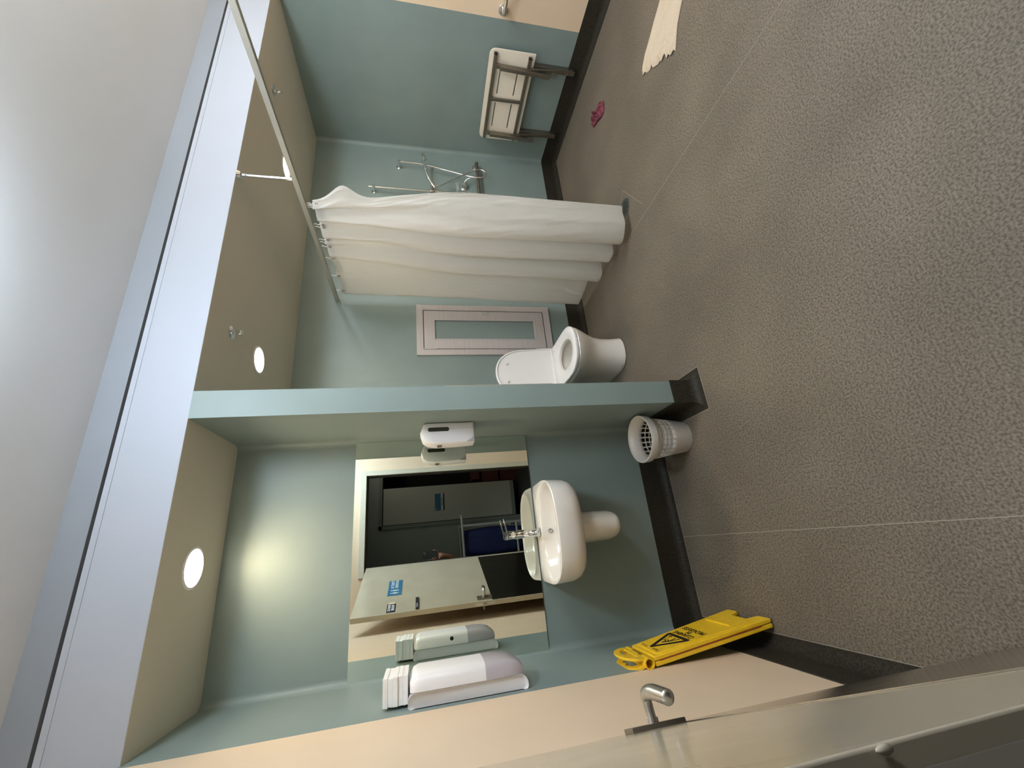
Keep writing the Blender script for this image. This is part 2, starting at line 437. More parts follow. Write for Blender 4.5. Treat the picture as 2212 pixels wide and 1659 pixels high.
b = nb(); loft(b, [[D(u, o_, z) for u, o_ in ((-.0035, -.014), (-.0035, -.026), (-.001, -.026), (-.001, -.014))] for z in (.985, 1.012)])
obj('latch_bolt', b, M['dsteel'], door1)
b = nb(); tube(b, [D(.054, -.040, zc), D(.054, -.085, zc)], .009, 14); tube(b, spline([D(.054, -.085, zc), D(.075, -.092, zc), D(.155, -.082, zc)], 5), .009, 14)
obj('door_handle', b, M['steel'], door1, smooth=True)
# signs on the corridor face of the door
def dplate(name, u0, u1, z0, z1, th, m, bev=.0005):
    b = nb(); loft(b, [[D(u, o_, z) for u, o_ in ((u0, .0), (u1, .0), (u1, th), (u0, th))] for z in (z0, z1)])
    return obj(name, b, m, door1, bevel=bev)
# reading direction on this face runs from the hinge (large u) to the latch (small u)
def dtext(nm, s, size, u, z, off, m, par, **k):
    return text(nm, s, size, frame_mtx(D(u, off, z), -DU, (0, 0, 1)), m, par, **k)
s1 = dplate('toilet_sign', .285, .560, 1.655, 1.77, .003, M['blue_sign']); s1['label'] = 'blue sign reading TOILET & SHOWER with two white figures'
dtext('lettering', 'TOILET &', .034, .485, 1.734, .0034, M['white'], s1, bold=.0006)
dtext('lettering', 'SHOWER', .034, .485, 1.699, .0034, M['white'], s1, bold=.0006)
for k, u in enumerate((.372, .325)):
    b = nb(); f = lambda a, c, d, u=u: D(u - a, d, 1.712 + c)
    prism(b, superell(0, .028, .0065, .0065, 2, 14), f, .003, .0038)
    body = [(-.008, .018), (.008, .018), (.010, -.004), (.006, -.005), (.006, -.03), (-.006, -.03), (-.006, -.005), (-.010, -.004)] if k == 0 else \
           [(-.006, .018), (.006, .018), (.014, -.012), (.005, -.012), (.005, -.03), (-.005, -.03), (-.005, -.012), (-.014, -.012)]
    prism(b, body, f, .003, .0038); obj('figure_symbol', b, M['white'], s1)
s2 = dplate('knock_sign', .018, .14, 1.69, 1.756, .003, M['navy']); s2['label'] = 'small navy sign reading PLEASE KNOCK'
dtext('lettering', 'PLEASE', .028, .082, 1.709, .0034, M['white'], s2, bold=.001)
dtext('lettering', 'KNOCK', .028, .082, 1.737, .0034, M['white'], s2, bold=.001)
b = nb(); prism(b, [(-.012, -.022), (.008, -.026), (.014, -.01), (.012, .012), (.004, .026), (-.010, .022), (-.014, .0)], lambda a, c, d: D(.158 - a, d, 1.723 + c), .0002, .0022)
obj('hand_symbol', b, M['cream'], s2)
s3 = dplate('vacant_slider', .012, .19, 1.513, 1.538, .010, M['black'], .002); s3['label'] = 'black sliding vacancy indicator'
dtext('lettering', 'VACANT', .016, .062, 1.5255, .0106, M['white'], s3)
# light switch on the front wall by the doorway
sw = thing('light_switch', 'white light switch on beige wall beside the doorway, seen in mirror', 'switch', (.905, YF, 1.30))
b = nb(); prism(b, rrect(.075, .116, .006), lambda u, v, d: Vector((u, d, v)), 0, .008); obj('switch_plate', b, M['wplas'], sw, bevel=.001)
b = nb(); prism(b, rrect(.018, .026, .002), lambda u, v, d: Vector((u, d, v)), .008, .012); obj('rocker', b, M['wplas2'], sw, bevel=.001)

# ------------------------------------------------------------------ mirror
mr = thing('wall_mirror', 'large frameless mirror above the wash basin', 'mirror', (.039, YS, .858))
b = nb(); box(b, -.556, .556, -.006, -.0005, 0, .957); obj('backing', b, M['mirror_edge'], mr)
b = nb(); box(b, -.5555, .5555, -.0072, -.006, .0005, .9565); obj('glass', b, M['mirror'], mr)

# ------------------------------------------------------------------ wash basin
bs = thing('wash_basin', 'white ceramic wall basin below the mirror', 'basin', (.043, YS, 0))
def basin_outline(half, y_front, p=2.9):
    out = [(half * .97, 0), (half * .985, -.07)]
    cy = -.150; bb = -y_front + cy
    for i in range(1, 60):
        t = PI * i / 60; c, s_ = math.cos(t), math.sin(t)
        out.append((half * math.copysign(abs(c) ** (2 / p), c), cy - bb * abs(s_) ** (2 / p)))
    return out + [(-half * .985, -.07), (-half * .97, 0)]
b = nb(); NB = 96; BC = (0, -.230)
def bring(half, yf, z): return [(x, y, z) for x, y in radial(basin_outline(half, yf), BC[0], BC[1], NB)]
rings = [bring(.140, -.290, .694), bring(.195, -.330, .698), bring(.228, -.362, .712), bring(.243, -.382, .735), bring(.249, -.394, .765), bring(.252, -.400, .842), bring(.2505, -.3985, .848), bring(.246, -.394, .850)]
def bowl(a, b0, cy, z, p=2.35): return [(x, y, z) for x, y in ell(0, cy, a, b0, NB, p)]
def bowl2(a, b0, cy, z, p=2.35):
    out = []
    for k in range(NB):
        t = 2 * PI * k / NB; dx, dy = math.cos(t), math.sin(t); lo, hi = 0, .5
        for _ in range(30):
            m_ = (lo + hi) / 2; x, y = BC[0] + dx * m_, BC[1] + dy * m_
            if (abs(x) / a) ** p + (abs(y - cy) / b0) ** p < 1: lo = m_
            else: hi = m_
        out.append((BC[0] + dx * lo, BC[1] + dy * lo, z))
    return out
rings += [bowl2(.237, .146, -.239, .850), bowl2(.233, .142, -.239, .8475), bowl2(.226, .135, -.239, .836), bowl2(.212, .124, -.238, .800), bowl2(.180, .102, -.236, .762), bowl2(.120, .066, -.232, .738), bowl2(.05, .03, -.230, .729), bowl2(.02, .018, -.230, .727)]
loft(b, rings)
o = obj('basin_bowl', b, M['ceramic'], bs, smooth=True)
b = nb()
def pring2(hw_, dp, z): return [(hw_ * math.copysign(abs(math.cos(a)) ** .8, math.cos(a)), -dp * abs(math.sin(a)) ** .8, z) for a in [PI * k / 28 for k in range(29)]]
loft(b, [pring2(.055, .185, .443), pring2(.070, .212, .448), pring2(.078, .226, .462), pring2(.081, .232, .485), pring2(.087, .242, .72)])
obj('semi_pedestal', b, M['ceramic'], bs, smooth=True)
b = nb(); lathe(b, (0, -.230, .7275), [(.021, 0), (.021, .003), (.016, .0035), (.0155, .001), (.0001, .001)], 28); obj('drain_ring', b, M['chrome'], bs, smooth=True)
b = nb(); lathe(b, (0, -.118, .806), [(.012, 0), (.012, .003), (.008, .0035), (.0001, .001)], 24, (0, -.85, .5)); obj('overflow_ring', b, M['dsteel'], bs, smooth=True)
tp = thing('mixer_tap', 'chrome single lever mixer tap on the basin', 'tap', (.040, YS - .062, .849))
b = nb(); lathe(b, (0, 0, 0), [(.0001, 0), (.024, 0), (.024, .004), (.021, .006), (.021, .09), (.0215, .092), (.0215, .118), (.020, .120), (.020, .150), (.0215, .152), (.0215, .176), (.0001, .178)], 36)
obj('tap_body', b, M['chrome'], tp, smooth=True)
b = nb(); tube(b, spline([(0, -.010, .058), (0, -.045, .066), (0, -.085, .058), (0, -.104, .040)], 6), [.0135] * 18 + [.012], 20); obj('spout', b, M['chrome'], tp, smooth=True)
b = nb(); loft(b, [[(.0 + t * .085, yy * .013, .178 + t * .016 + zz) for yy, zz in ((-1, 0), (1, 0), (1, .005), (-1, .005))] for t in (-.2, 0, .5, 1)]); obj('lever', b, M['chrome'], tp, bevel=.001)
b = nb(); lathe(b, (0, 0, 0), [(.0245, 0), (.0255, .0015), (.0245, .003)], 30); obj('base_ring', b, M['black'], tp, smooth=True)

# ------------------------------------------------------------------ soap dispenser on the nib wall
sd = thing('soap_dispenser', 'white soap dispenser with dark sight window on nib wall beside mirror', 'dispenser', (XP1, 2.04, 1.19))
def soap_prof():   # (distance from wall, height) front edge at left
    return [(0.0, .008), (.0, .245), (.006, .262), (.05, .280), (.085, .268), (.103, .245), (.110, .20), (.109, .10), (.107, .045), (.104, .008)]
P = soap_prof()
b = nb()
def sring(k, y): return [(-(.055 + (d - .055) * k), y, .14 + (h - .14) * k) for d, h in P]
loft(b, [sring(.90, 0), sring(.97, .004), sring(1, .012), sring(1, .098), sring(.97, .106), sring(.90, .110)])
obj('dispenser_body', b, M['wplas'], sd, smooth=True)
for yy0, yy1 in ((-.0015, .004), (.106, .1115)):
    b = nb(); prism(b, rrect(.021, .105, .0085, 5, -.036, .188), lambda u, v, d: Vector((u, d, v)), yy0, yy1); o = obj('sight_window', b, mat('sight_window_tint', (.045, .04, .03), .2), sd)
    b = nb(); prism(b, [(-.104, .010), (-.104, .05), (-.088, .022), (-.07, .010)], lambda u, v, d: Vector((u, d, v)), yy0, yy1); obj('corner_foot', b, M['gplas'], sd)
b = nb(); box(b, -.112, -.098, .03, .08, .172, .196); obj('push_lever', b, M['dsteel'], sd, bevel=.002)
b = nb(); box(b, -.0345, -.0335, -.0008, .1108, .0, .25); obj('cover_seam', b, M['gplas'], sd)

# ------------------------------------------------------------------ paper towel dispenser on the left wall
pd = thing('paper_towel_dispenser', 'tall white paper towel dispenser on left wall beside mirror', 'dispenser', (XL, 1.86, 1.075))
def pring(y, k, x0, x1, z0, z1, r):
    pts = []
    for sx, sz, a0 in ((1, 1, 0), (0, 1, 90), (0, 0, 180), (1, 0, 270)):
        rr = r if sx else .012
        for i in range(6):
            a = math.radians(a0 + 90 * i / 5)
            pts.append(((x1 - rr if sx else x0 + rr) + rr * math.cos(a) * k, y, (z1 - rr if sz else z0 + rr) + rr * math.sin(a) * k))
    return pts
def dring(y, ins, x0, x1, z0, z1, r):
    return pring(y, 1, x0 + 0, x1 - ins, z0 + ins, z1 - ins, r)
b = nb(); loft(b, [dring(.010, .010, 0, .056, 0, .450, .03), dring(.0, .0, 0, .050, 0, .455, .03), dring(.205, .0, 0, .050, 0, .455, .03), dring(.195, .010, 0, .056, 0, .450, .03)])
obj('back_housing', b, M['wplas'], pd, smooth=True)
def cover(z0, z1, m, nm, top):
    b = nb(); y0, y1 = .0, .205; arc = []
    # outline in plan: curved cover bulging from the wall, extruded in z
    plan = [(.051, y0 - .002), (.085, y0), (.100, y0 + .012), (.107, y0 + .035), (.109, .102), (.107, y1 - .035), (.100, y1 - .012), (.085, y1), (.051, y1 + .002)]
    def ring(z, k): return [(.051 + (x - .051) * k, .1025 + (y - .1025) * (k ** .3), z) for x, y in plan]
    zs = [(z0, 1), (z1, 1)]
    if top: rings = [ring(z0, 1), ring(z1 - .03, 1), ring(z1 - .010, .88), ring(z1, .62)]
    else: rings = [ring(z0, .45), ring(z0 + .02, .74), ring(z0 + .055, .93), ring(z0 + .10, 1), ring(z1, 1)]
    loft(b, rings); return obj(nm, b, m, pd, smooth=True)
cover(.163, .447, M['wplas'], 'front_cover', True)
o = cover(.012, .163, M['gplas'], 'lower_cover', False); o['label'] = 'smoky translucent lower cover'
for yy in (0,):
    b = nb(); box(b, .088, .1015, .16, .172, .175, .187); obj('logo', b, M['black'], pd)
b = nb(); lathe(b, (.080, .2055, .25), [(.010, -.002), (.010, .001), (.0001, .0015)], 20, (0, 1, 0)); o = obj('lock', b, M['black'], pd, smooth=True)
pt = thing('paper_towel_stack', 'stack of folded paper towels standing on top of the tall dispenser', 'paper towels', (XL + .006, 1.89, 1.530))
rp = random.Random(5)
zz = 0
for k in range(5):
    th = .0182; y_off = rp.uniform(-.003, .003)
    b = bx(.003 + rp.uniform(0, .003), .096 + rp.uniform(-.002, .002), y_off, .160 + y_off, zz, zz + th * .985)
    bmesh.ops.subdivide_edges(b, edges=b.edges[:], cuts=5, use_grid_fill=True)
    for v in b.verts:
        d_ = .0022 * noise.noise(Vector((v.co.x * 30, v.co.y * 22, k * 7 + v.co.z * 60)))
        if v.co.x > .05 or v.co.y < .01 or v.co.y > .15: v.co.x += d_; v.co.y += d_
    o = obj('folded_towel', b, M['paper'], pt, bevel=.0012); zz += th

# ------------------------------------------------------------------ waste basket
wb = thing('waste_basket', 'grey plastic waste basket with square holes beside nib wall', 'basket', (.470, 2.055, 0))
def R_at(z):
    return .086 + (.124 - .086) * (z / .27)
b = nb(); N = 96; zs = [0, .004, .05, .10, .127, .147, .152, .172, .177, .197, .212, .27]
vv = []; open_rows = {(.127, .147), (.152, .172), (.177, .197)}
for z in zs: vv.append([b.verts.new((R_at(z) * math.cos(2 * PI * i / N), R_at(z) * math.sin(2 * PI * i / N), z)) for i in range(N)])
for k in range(len(zs) - 1):
    for i in range(N):
        if (zs[k], zs[k + 1]) in open_rows and (i % 4) in (1, 2, 3) and False: continue
        # squares: 24 columns round, each hole 2.6 of 4 segments wide
        if (zs[k], zs[k + 1]) in open_rows and i % 4 in (0, 1, 2): continue
        b.faces.new((vv[k][i], vv[k][(i + 1) % N], vv[k + 1][(i + 1) % N], vv[k + 1][i]))
b.faces.new(vv[0][::-1])
o = obj('basket_wall', b, M['basket'], wb, smooth=True)
sm = o.modifiers.new('solid', 'SOLIDIFY'); sm.thickness = .0022; sm.offset = -1
b = nb(); loft(b, [circ((0, 0, z), r, 64) for r, z in ((.1205, .232), (.1285, .234), (.1325, .268), (.1305, .2735), (.1225, .272), (.1220, .262))], False, False)
o = obj('rim', b, M['basket'], wb, smooth=True)

# ------------------------------------------------------------------ toilet
tx, ty = 1.235, 2.61
to = thing('toilet', 'white ceramic toilet with raised lid behind the nib wall', 'toilet', (tx, YB, 0))
def pan(w_, yf, yb_, n=48, p=2.3):
    """egg outline: straight back, rounded front (y negative forward from the wall)"""
    out = []; cy = yf + w_ * .62
    for i in range(n + 1):
        t = PI * i / n; c, s = math.cos(t), math.sin(t)
        out.append((w_ / 2 * math.copysign(abs(c) ** (2 / p), c), cy - (cy - yf) * abs(s) ** (2 / p)))
    return [(w_ / 2, yb_)] + out + [(-w_ / 2, yb_)]
NT = 96; TCX, TCY = 0, -.480
def tring(w_, yf, yb_, z, p=2.5): return [(x, y, z) for x, y in radial(pan(w_, yf, yb_, p=p), TCX, TCY, NT)]
b = nb()
lv = [(.262, -.600, 0), (.268, -.608, .010), (.264, -.604, .03), (.258, -.600, .10), (.262, -.604, .17), (.285, -.622, .235), (.318, -.655, .295), (.345, -.690, .345), (.360, -.712, .385), (.362, -.716, .400), (.356, -.711, .4065)]
rings = [tring(w_, yf, -.003, z) for w_, yf, z in lv]
def hole(a, b0, cy, z, p=2.1): return [(x, y, z) for x, y in ell(0, cy, a, b0, NT, p)]
rings += [hole(.120, .165, -.50, .4065), hole(.118, .163, -.50, .385), hole(.108, .150, -.49, .33), hole(.085, .115, -.475, .25), hole(.055, .072, -.46, .20), hole(.03, .04, -.455, .19)]
loft(b, rings, True, True)
obj('pan', b, M['ceramic'], to, smooth=True)
b = nb()
o1 = lambda k, z: [(x * k, TCY + (y - TCY) * k, z) for x, y, _ in tring(.368, -.722, -.205, 0, 2.6)]
rings = [hole(.100, .142, -.500, .411), o1(.985, .411), o1(1, .421), o1(.995, .429), o1(.975, .432), hole(.112, .155, -.500, .432), hole(.104, .146, -.500, .427), hole(.100, .142, -.500, .411)]
loft(b, rings, False, False); bmesh.ops.remove_doubles(b, verts=b.verts[:], dist=.0002)
obj('seat', b, M['wplas2'], to, smooth=True)
# lid, raised and leaning back
lid_b = nb(); ang = math.radians(97)
def lidpt(x, l, d):   # l along the lid from hinge, d thickness (front positive)
    return (x, -.225 - math.cos(ang) * l - d * math.sin(ang), .432 + math.sin(ang) * l - d * math.cos(ang) * 0)
lo = [(x, -.225 - y) for x, y in pan(.372, -.690, -.225)]
def lsc(k): return [(x * k, .22 + (l - .22) * k) for x, l in lo]
rings = [[lidpt(x, l, 0) for x, l in lsc(.97)], [lidpt(x, l, .004) for x, l in lsc(1)], [lidpt(x, l, .018) for x, l in lsc(1)], [lidpt(x, l, .020) for x, l in lsc(.985)], [lidpt(x, l, .020) for x, l in lsc(.955)], [lidpt(x, l, .010) for x, l in lsc(.935)]]
loft(lid_b, rings); obj('lid', lid_b, M['wplas2'], to, smooth=True)
for sx in (-1, 1):
    b = nb(); lathe(b, lidpt(sx * .075, .375, .010), [(.011, 0), (.011, .007), (.007, .010), (.0001, .0105)], 18, (0, -1, 0)); obj('lid_bumper', b, M['wplas2'], to, smooth=True)
    b = nb(); tube(b, [(sx * .05, -.222, .438), (sx * .11, -.222, .438)], .011, 14); obj('hinge', b, M['wplas2'], to, smooth=True)
fb = thing('flush_button', 'white flush button box on wall above the raised toilet lid', 'flush button', (1.30, YB, .80))
b = nb(); prism(b, rrect(.15, .10, .02), lambda u, v, d: Vector((u, -d, v)), 0, .03); obj('housing', b, M['wplas2'], fb, bevel=.004)
b = nb(); lathe(b, (0, -.03, .02), [(.022, 0), (.022, .006), (.018, .009), (.0001, .009)], 24, (0, -1, 0)); obj('button', b, M['wplas2'], fb, smooth=True)
# tan backed board fixed on the toilet side of the nib wall
b = nb(); prism(b, [(0, .0), (.25, .0), (.25, .575), (0, .575)], lambda u, v, d: Vector((XP2 + d, YE + .06 + u, .78 + v)), 0, .030)
o = obj('wall_board', b, mat('board_tan', (.40, .28, .18), .5), bevel=.012); tag(o, 'tan edged board on the toilet side of the nib wall', 'board')

# ------------------------------------------------------------------ access hatch
ah = thing('access_hatch', 'silver framed access hatch with green panel on wall beside toilet', 'hatch', (1.475, YB, .334))
def frame2(name, x0, x1, z0, z1, wd, d0, d1, m, par, bev=.0008):
    b = nb()
    out = [(x0, z0), (x1, z0), (x1, z1), (x0, z1)]; inn = [(x0 + wd[0], z0 + wd[1]), (x1 - wd[0], z0 + wd[1]), (x1 - wd[0], z1 - wd[1]), (x0 + wd[0], z1 - wd[1])]
    loft(b, [[(u, -d, v) for u, v in P_] for P_, d in ((out, d0), (out, d1), (inn, d1), (inn, d0), (out, d0))], False, False)
    bmesh.ops.remove_doubles(b, verts=b.verts[:], dist=.0001)
    return obj(name, b, m, par, bevel=bev)
frame2('outer_frame', 0, .470, 0, 1.156, (.050, .054), 0, .022, M['alu'], ah)
b = bx(.05, .42, -.006, 0, .05, 1.105); obj('shadow_gap', b, M['black'], ah)
hd = frame2('hatch_door', .057, .413, .062, 1.096, (.091, .090), .006, .020, M['alu'], ah)
b = bx(.148, .322, -.011, -.006, .152, 1.005); obj('infill_panel', b, M['green'], hd)
frame2('glazing_bead', .136, .334, .136, 1.016, (.010, .010), .006, .023, M['alu'], hd)
frame2('gasket', .146, .324, .146, 1.006, (.004, .004), .006, .014, M['black'], hd)
b = nb(); prism(b, rrect(.026, .050, .005, 4, .395, .575), lambda u, v, d: Vector((u, -d, v)), .018, .027); obj('latch', b, M['chrome'], hd, bevel=.001)
for z0 in (1.0, .06):
    b = nb(); tube(b, [(.052, -.024, z0), (.052, -.024, z0 + .10)], .006, 12); obj('hinge', b, M['alu'], hd, smooth=True)

# ------------------------------------------------------------------ ceiling lamps
for i, (x, y) in enumerate(DOWN):
    t = thing('downlight', ['recessed round downlight above the basin', 'recessed round downlight above the toilet', 'recessed round downlight above the shower bay'][i], 'downlight', (x, y, ZL), group=None)
    b = nb(); loft(b, [circ((0, 0, z), r, 40) for r, z in ((.074, 0), (.084, -.001), (.084, -.004), (.074, -.006), (.072, -.002))], False, False); obj('trim_ring', b, M['wplas'], t, smooth=True)
    b = nb(); lathe(b, (0, 0, -.0035), [(.0001, 0), (.073, 0), (.073, .003), (.0001, .003)], 40); obj('lens', b, M['lamp'], t)
for i, (x, y) in enumerate(FIT):  # added fittings, glowing in place of an unseen cool source
    t = thing('ceiling_fitting', ['round opal ceiling light nearest the doorway', 'middle one of the three round opal ceiling lights', 'round opal ceiling light nearest the right wall'][i], 'ceiling light', (x, y, ZH))
    b = nb(); lathe(b, (0, 0, 0), [(.17, 0), (.17, -.03), (.165, -.035)], 40); obj('base', b, M['wplas'], t, smooth=True)
    b = nb(); lathe(b, (0, 0, 0), [(.165, -.035), (.175, -.05), (.175, -.13), (.155, -.155), (.08, -.165), (.0001, -.166)], 40); obj('diffuser', b, M['opal'], t, smooth=True)
for i, (x, y) in enumerate(((1.139, 2.072), (3.0, 2.082))):
    t = thing('sprinkler_head', ['chrome fire sprinkler head on low ceiling near the toilet', 'chrome fire sprinkler head on low ceiling over the shower'][i], 'sprinkler', (x, y, ZL))
    b = nb(); lathe(b, (0, 0, 0), [(.036, 0), (.036, -.003), (.030, -.008), (.012, -.012), (.008, -.012)], 32); obj('escutcheon', b, M['chrome'], t, smooth=True)
    b = nb()
    for s in (-1, 1): tube(b, spline([(s * .009, 0, -.010), (s * .010, 0, -.03), (s * .007, 0, -.040), (0, 0, -.046)], 4), .0022, 8)
    tube(b, [(0, 0, -.01), (0, 0, -.044)], .0022, 8); obj('frame_arms', b, M['chrome'], t, smooth=True)
    b = nb(); lathe(b, (0, 0, -.050), [(.0001, 0), (.013, 0), (.013, .0015), (.0001, .004)], 20); obj('deflector', b, M['chrome'], t, smooth=True)

# ------------------------------------------------------------------ curtain rail, hooks and curtain
RX, RZ = 1.985, 2.118
cr = thing('curtain_rail', 'aluminium shower curtain rail running out from the rear wall', 'curtain rail', (RX, YB, RZ))
b = nb(); y0, y1 = .45 - YB, -.003
for s in (-1, 1):
    box(b, s * .013 - .0012, s * .013 + .0012, y0, y1, -.013, .013)
    box(b, min(s * .013, s * .0035), max(s * .013, s * .0035), y0, y1, -.013, -.011)
box(b, -.013, .013, y0, y1, .011, .013)
obj('rail_track', b, mat('rail_aluminium', (.62, .58, .50), .4, .5), cr)
b = bx(-.004, .004, y0 + .001, y1 - .001, -.010, -.008); obj('track_slot', b, M['black'], cr)
b = nb(); lathe(b, (0, 1.862 - YB, 0), [(.008, .013), (.008, .245), (.010, .247), (.010, .262), (.019, .266), (.026, .282), (.0001, .282)], 24); obj('support_rod', b, M['chrome'], cr, smooth=True)
b = bx(-.014, .014, -.42, -.34, -.0140, .014); obj('joiner_sleeve', b, M['alu'], cr)

# cloth: top path given by the hooks, hem path by the folds seen at floor level
U = [0, .07, .13, .19, .25, .31, .38, .45, .52, .58, .64, .70, .80, .90, 1.0]
TOPP = [(2.00, 2.020), (1.965, 2.050), (2.010, 2.060), (1.945, 2.115), (2.000, 2.165), (1.985, 2.225), (1.950, 2.275), (2.010, 2.320), (1.975, 2.365), (2.000, 2.405), (1.955, 2.46), (1.985, 2.530), (1.990, 2.700), (1.985, 2.850), (1.990, 2.965)]
MIDP = [(2.06, 1.925), (2.015, 1.955), (1.955, 2.03), (1.915, 2.115), (1.955, 2.185), (2.045, 2.215), (1.950, 2.275), (1.925, 2.345), (2.03, 2.385), (2.04, 2.43), (1.945, 2.49), (1.935, 2.56), (2.03, 2.63), (2.00, 2.83), (1.985, 2.975)]
BOTP = [(2.115, 1.985), (2.05, 1.985), (1.955, 1.995), (1.895, 2.075), (1.935, 2.165), (2.05, 2.205), (1.905, 2.235), (1.900, 2.325), (2.04, 2.375), (2.01, 2.43), (1.905, 2.47), (1.89, 2.555), (1.99, 2.625), (1.965, 2.80), (1.955, 2.985)]
for Pp in (TOPP, MIDP):
    k_ = 1.25 if Pp is MIDP else 1.15
    for i_ in range(1, len(Pp) - 2): Pp[i_] = (1.985 + (Pp[i_][0] - 1.985) * k_, Pp[i_][1])
def interp(Pp, u):
    for i in range(len(U) - 1):
        if u <= U[i + 1] or i == len(U) - 2:
            t = (u - U[i]) / (U[i + 1] - U[i]); break
    g = lambda j: Vector(Pp[max(0, min(len(Pp) - 1, j))])
    a, b_, c, d = g(i - 1), g(i), g(i + 1), g(i + 2)
    return .5 * ((2 * b_) + (c - a) * t + (2 * a - 5 * b_ + 4 * c - d) * t * t + (3 * b_ - a - 3 * c + d) * t ** 3)
NU, NV = 260, 90; ZT, ZB = 2.070, .062
HOOK_Y = [(1.985, 2.030), (1.985, 2.040), (1.985, 2.050), (1.985, 2.062), (1.985, 2.200), (1.985, 2.222), (1.985, 2.337), (1.985, 2.362), (1.985, 2.404), (1.985, 2.524), (1.985, 2.725), (1.985, 2.915)]
b = nb(); G = []
for j in range(NV + 1):
    v = j / NV; row = []
    for i in range(NU + 1):
        u = i / NU
        pt_, pm, pb = interp(TOPP, u), interp(MIDP, u), interp(BOTP, u)
        if v < .45:
            t = v / .45; t = t * t * (3 - 2 * t) * .6 + t * .4; p = pt_.lerp(pm, t)
        else:
            t = (v - .45) / .55; p = pm.lerp(pb, t)
        if u < .09: p.y -= .080 * math.exp(-((v - .085) / .045) ** 2) * (1 - u / .09); p.x += .03 * math.exp(-((v - .085) / .045) ** 2) * (1 - u / .09)
        wr = .006 * noise.noise(Vector((u * 26, v * 4, 1.3))) + .0035 * noise.noise(Vector((u * 60 + v * 8, v * 16, 4.1)))
        # drape of the top hem between hooks
        sag = 0
        if v < .12:
            dmin = min(abs(p.y - h[1]) for h in HOOK_Y); sag = min(.030, dmin * .28) * (1 - v / .12)
        hem = .010 * math.sin(u * 17) * max(0, (v - .8) / .2)
        z = ZT + (ZB - ZT) * v - sag + hem
        row.append(b.verts.new((p.x + wr, p.y + wr * .6, z)))
    G.append(row)
for j in range(NV):
    for i in range(NU):
        b.faces.new((G[j][i], G[j][i + 1], G[j + 1][i + 1], G[j + 1][i]))
cu = obj('cloth', b, M['curtain'], smooth=True)
ct = thing('shower_curtain', 'white shower curtain hanging in folds from the rail', 'curtain', (0, 0, 0))
cu.parent = ct
# stitched hems (double cloth) along bottom and both side edges
def strip(getp, n, wdt, name):
    b = nb(); A = []; 
    for k in range(n + 1):
        p, q = getp(k / n); A.append((b.verts.new(p), b.verts.new(q)))
    for k in range(n): b.faces.new((A[k][0], A[k + 1][0], A[k + 1][1], A[k][1]))
    return obj(name, b, M['curtain'], ct, smooth=True)
gm = cu.data
def gv(i, j):
    return gm.vertices[j * (NU + 1) + i].co
strip(lambda t: (gv(round(t * NU), NV) + Vector((-.0015, 0, -.001)), gv(round(t * NU), NV - 1) + Vector((-.0015, 0, 0))), NU, .02, 'bottom_hem')
strip(lambda t: (gv(0, round(t * NV)) + Vector((-.0015, -.001, 0)), gv(4, round(t * NV)) + Vector((-.0015, -.001, 0))), NV, .02, 'side_hem')
strip(lambda t: (gv(NU, round(t * NV)) + Vector((-.0015, .001, 0)), gv(NU - 5, round(t * NV)) + Vector((-.0015, .001, 0))), NV, .02, 'side_hem')
strip(lambda t: (gv(round(t * NU), 0) + Vector((-.002, 0, 0)), gv(round(t * NU), 2) + Vector((-.002, 0, 0))), NU, .02, 'top_hem')
b0 = nb(); tube(b0, spline([(0, 0, .045), (.004, 0, .030), (-.003, 0, .016), (.004, 0, .004), (0, 0, -.008)], 4), .0018, 7)
hook = obj('curtain_hook', b0, M['wplas'], smooth=True)
tag(hook, 'white plastic hook holding the bunched curtain on the rail', 'hook', 'curtain hooks')
b0 = nb(); loft(b0, [circ((-.003, 0, -.012), r, 14, (1, 0, 0)) for r in (.0085, .0045)], False, False); ey = obj('eyelet', b0, M['dsteel'], hook); sm = ey.modifiers.new('s', 'SOLIDIFY'); sm.thickness = .0012
for k, (hx, hy) in enumerate(HOOK_Y):
    if k == 0: h = hook
    else:
        h = hook.copy(); C.objects.link(h); e2 = ey.copy(); C.objects.link(e2); e2.parent = h
    h.location = (hx, hy, ZT - .012)
    if k > 3:
        h['label'] = ['first white hook right of the bunched end', 'second white hook right of the bunched end', 'white hook at the middle fold', 'white hook beside the middle fold', 'white hook after the middle fold', 'white hook two hooks from the last', 'white hook next to last by the rear wall', 'last white curtain hook nearest the rear wall'][k - 4]

# ------------------------------------------------------------------ shower fittings on the rear wall
YW = YB
sr = thing('shower_rail', 'chrome vertical slide rail with hand shower behind the curtain', 'shower rail', (3.18, YW, 0))
b = nb(); tube(b, [(0, -.06, .94), (0, -.06, 1.90)], .010, 16); obj('rail_bar', b, M['chrome'], sr, smooth=True)
for z in (1.855, .99):
    b = nb(); lathe(b, (0, 0, z), [(.020, 0), (.020, .006), (.012, .010), (.012, .06), (.016, .062), (.016, .074), (.0001, .076)], 24, (0, -1, 0)); obj('rail_bracket', b, M['chrome'], sr, smooth=True)
b = nb(); lathe(b, (0, -.06, 1.295), [(.017, 0), (.019, .004), (.019, .046), (.017, .05)], 24); tube(b, [(0, -.06, 1.32), (.03, -.10, 1.325)], .012, 14); obj('slider', b, M['dsteel'], sr, smooth=True)
b = nb(); tube(b, spline([(.02, -.09, 1.30), (.10, -.12, 1.355), (.20, -.14, 1.385), (.29, -.15, 1.40)], 6), [.009] * 6 + [.010] * 6 + [.012] * 7, 14)
lathe(b, (.32, -.15, 1.405), [(.0001, 0), (.020, .002), (.036, .010), (.038, .022), (.030, .026), (.0001, .027)], 28, (.25, -.55, -.8)); obj('hand_shower', b, M['chrome'], sr, smooth=True)
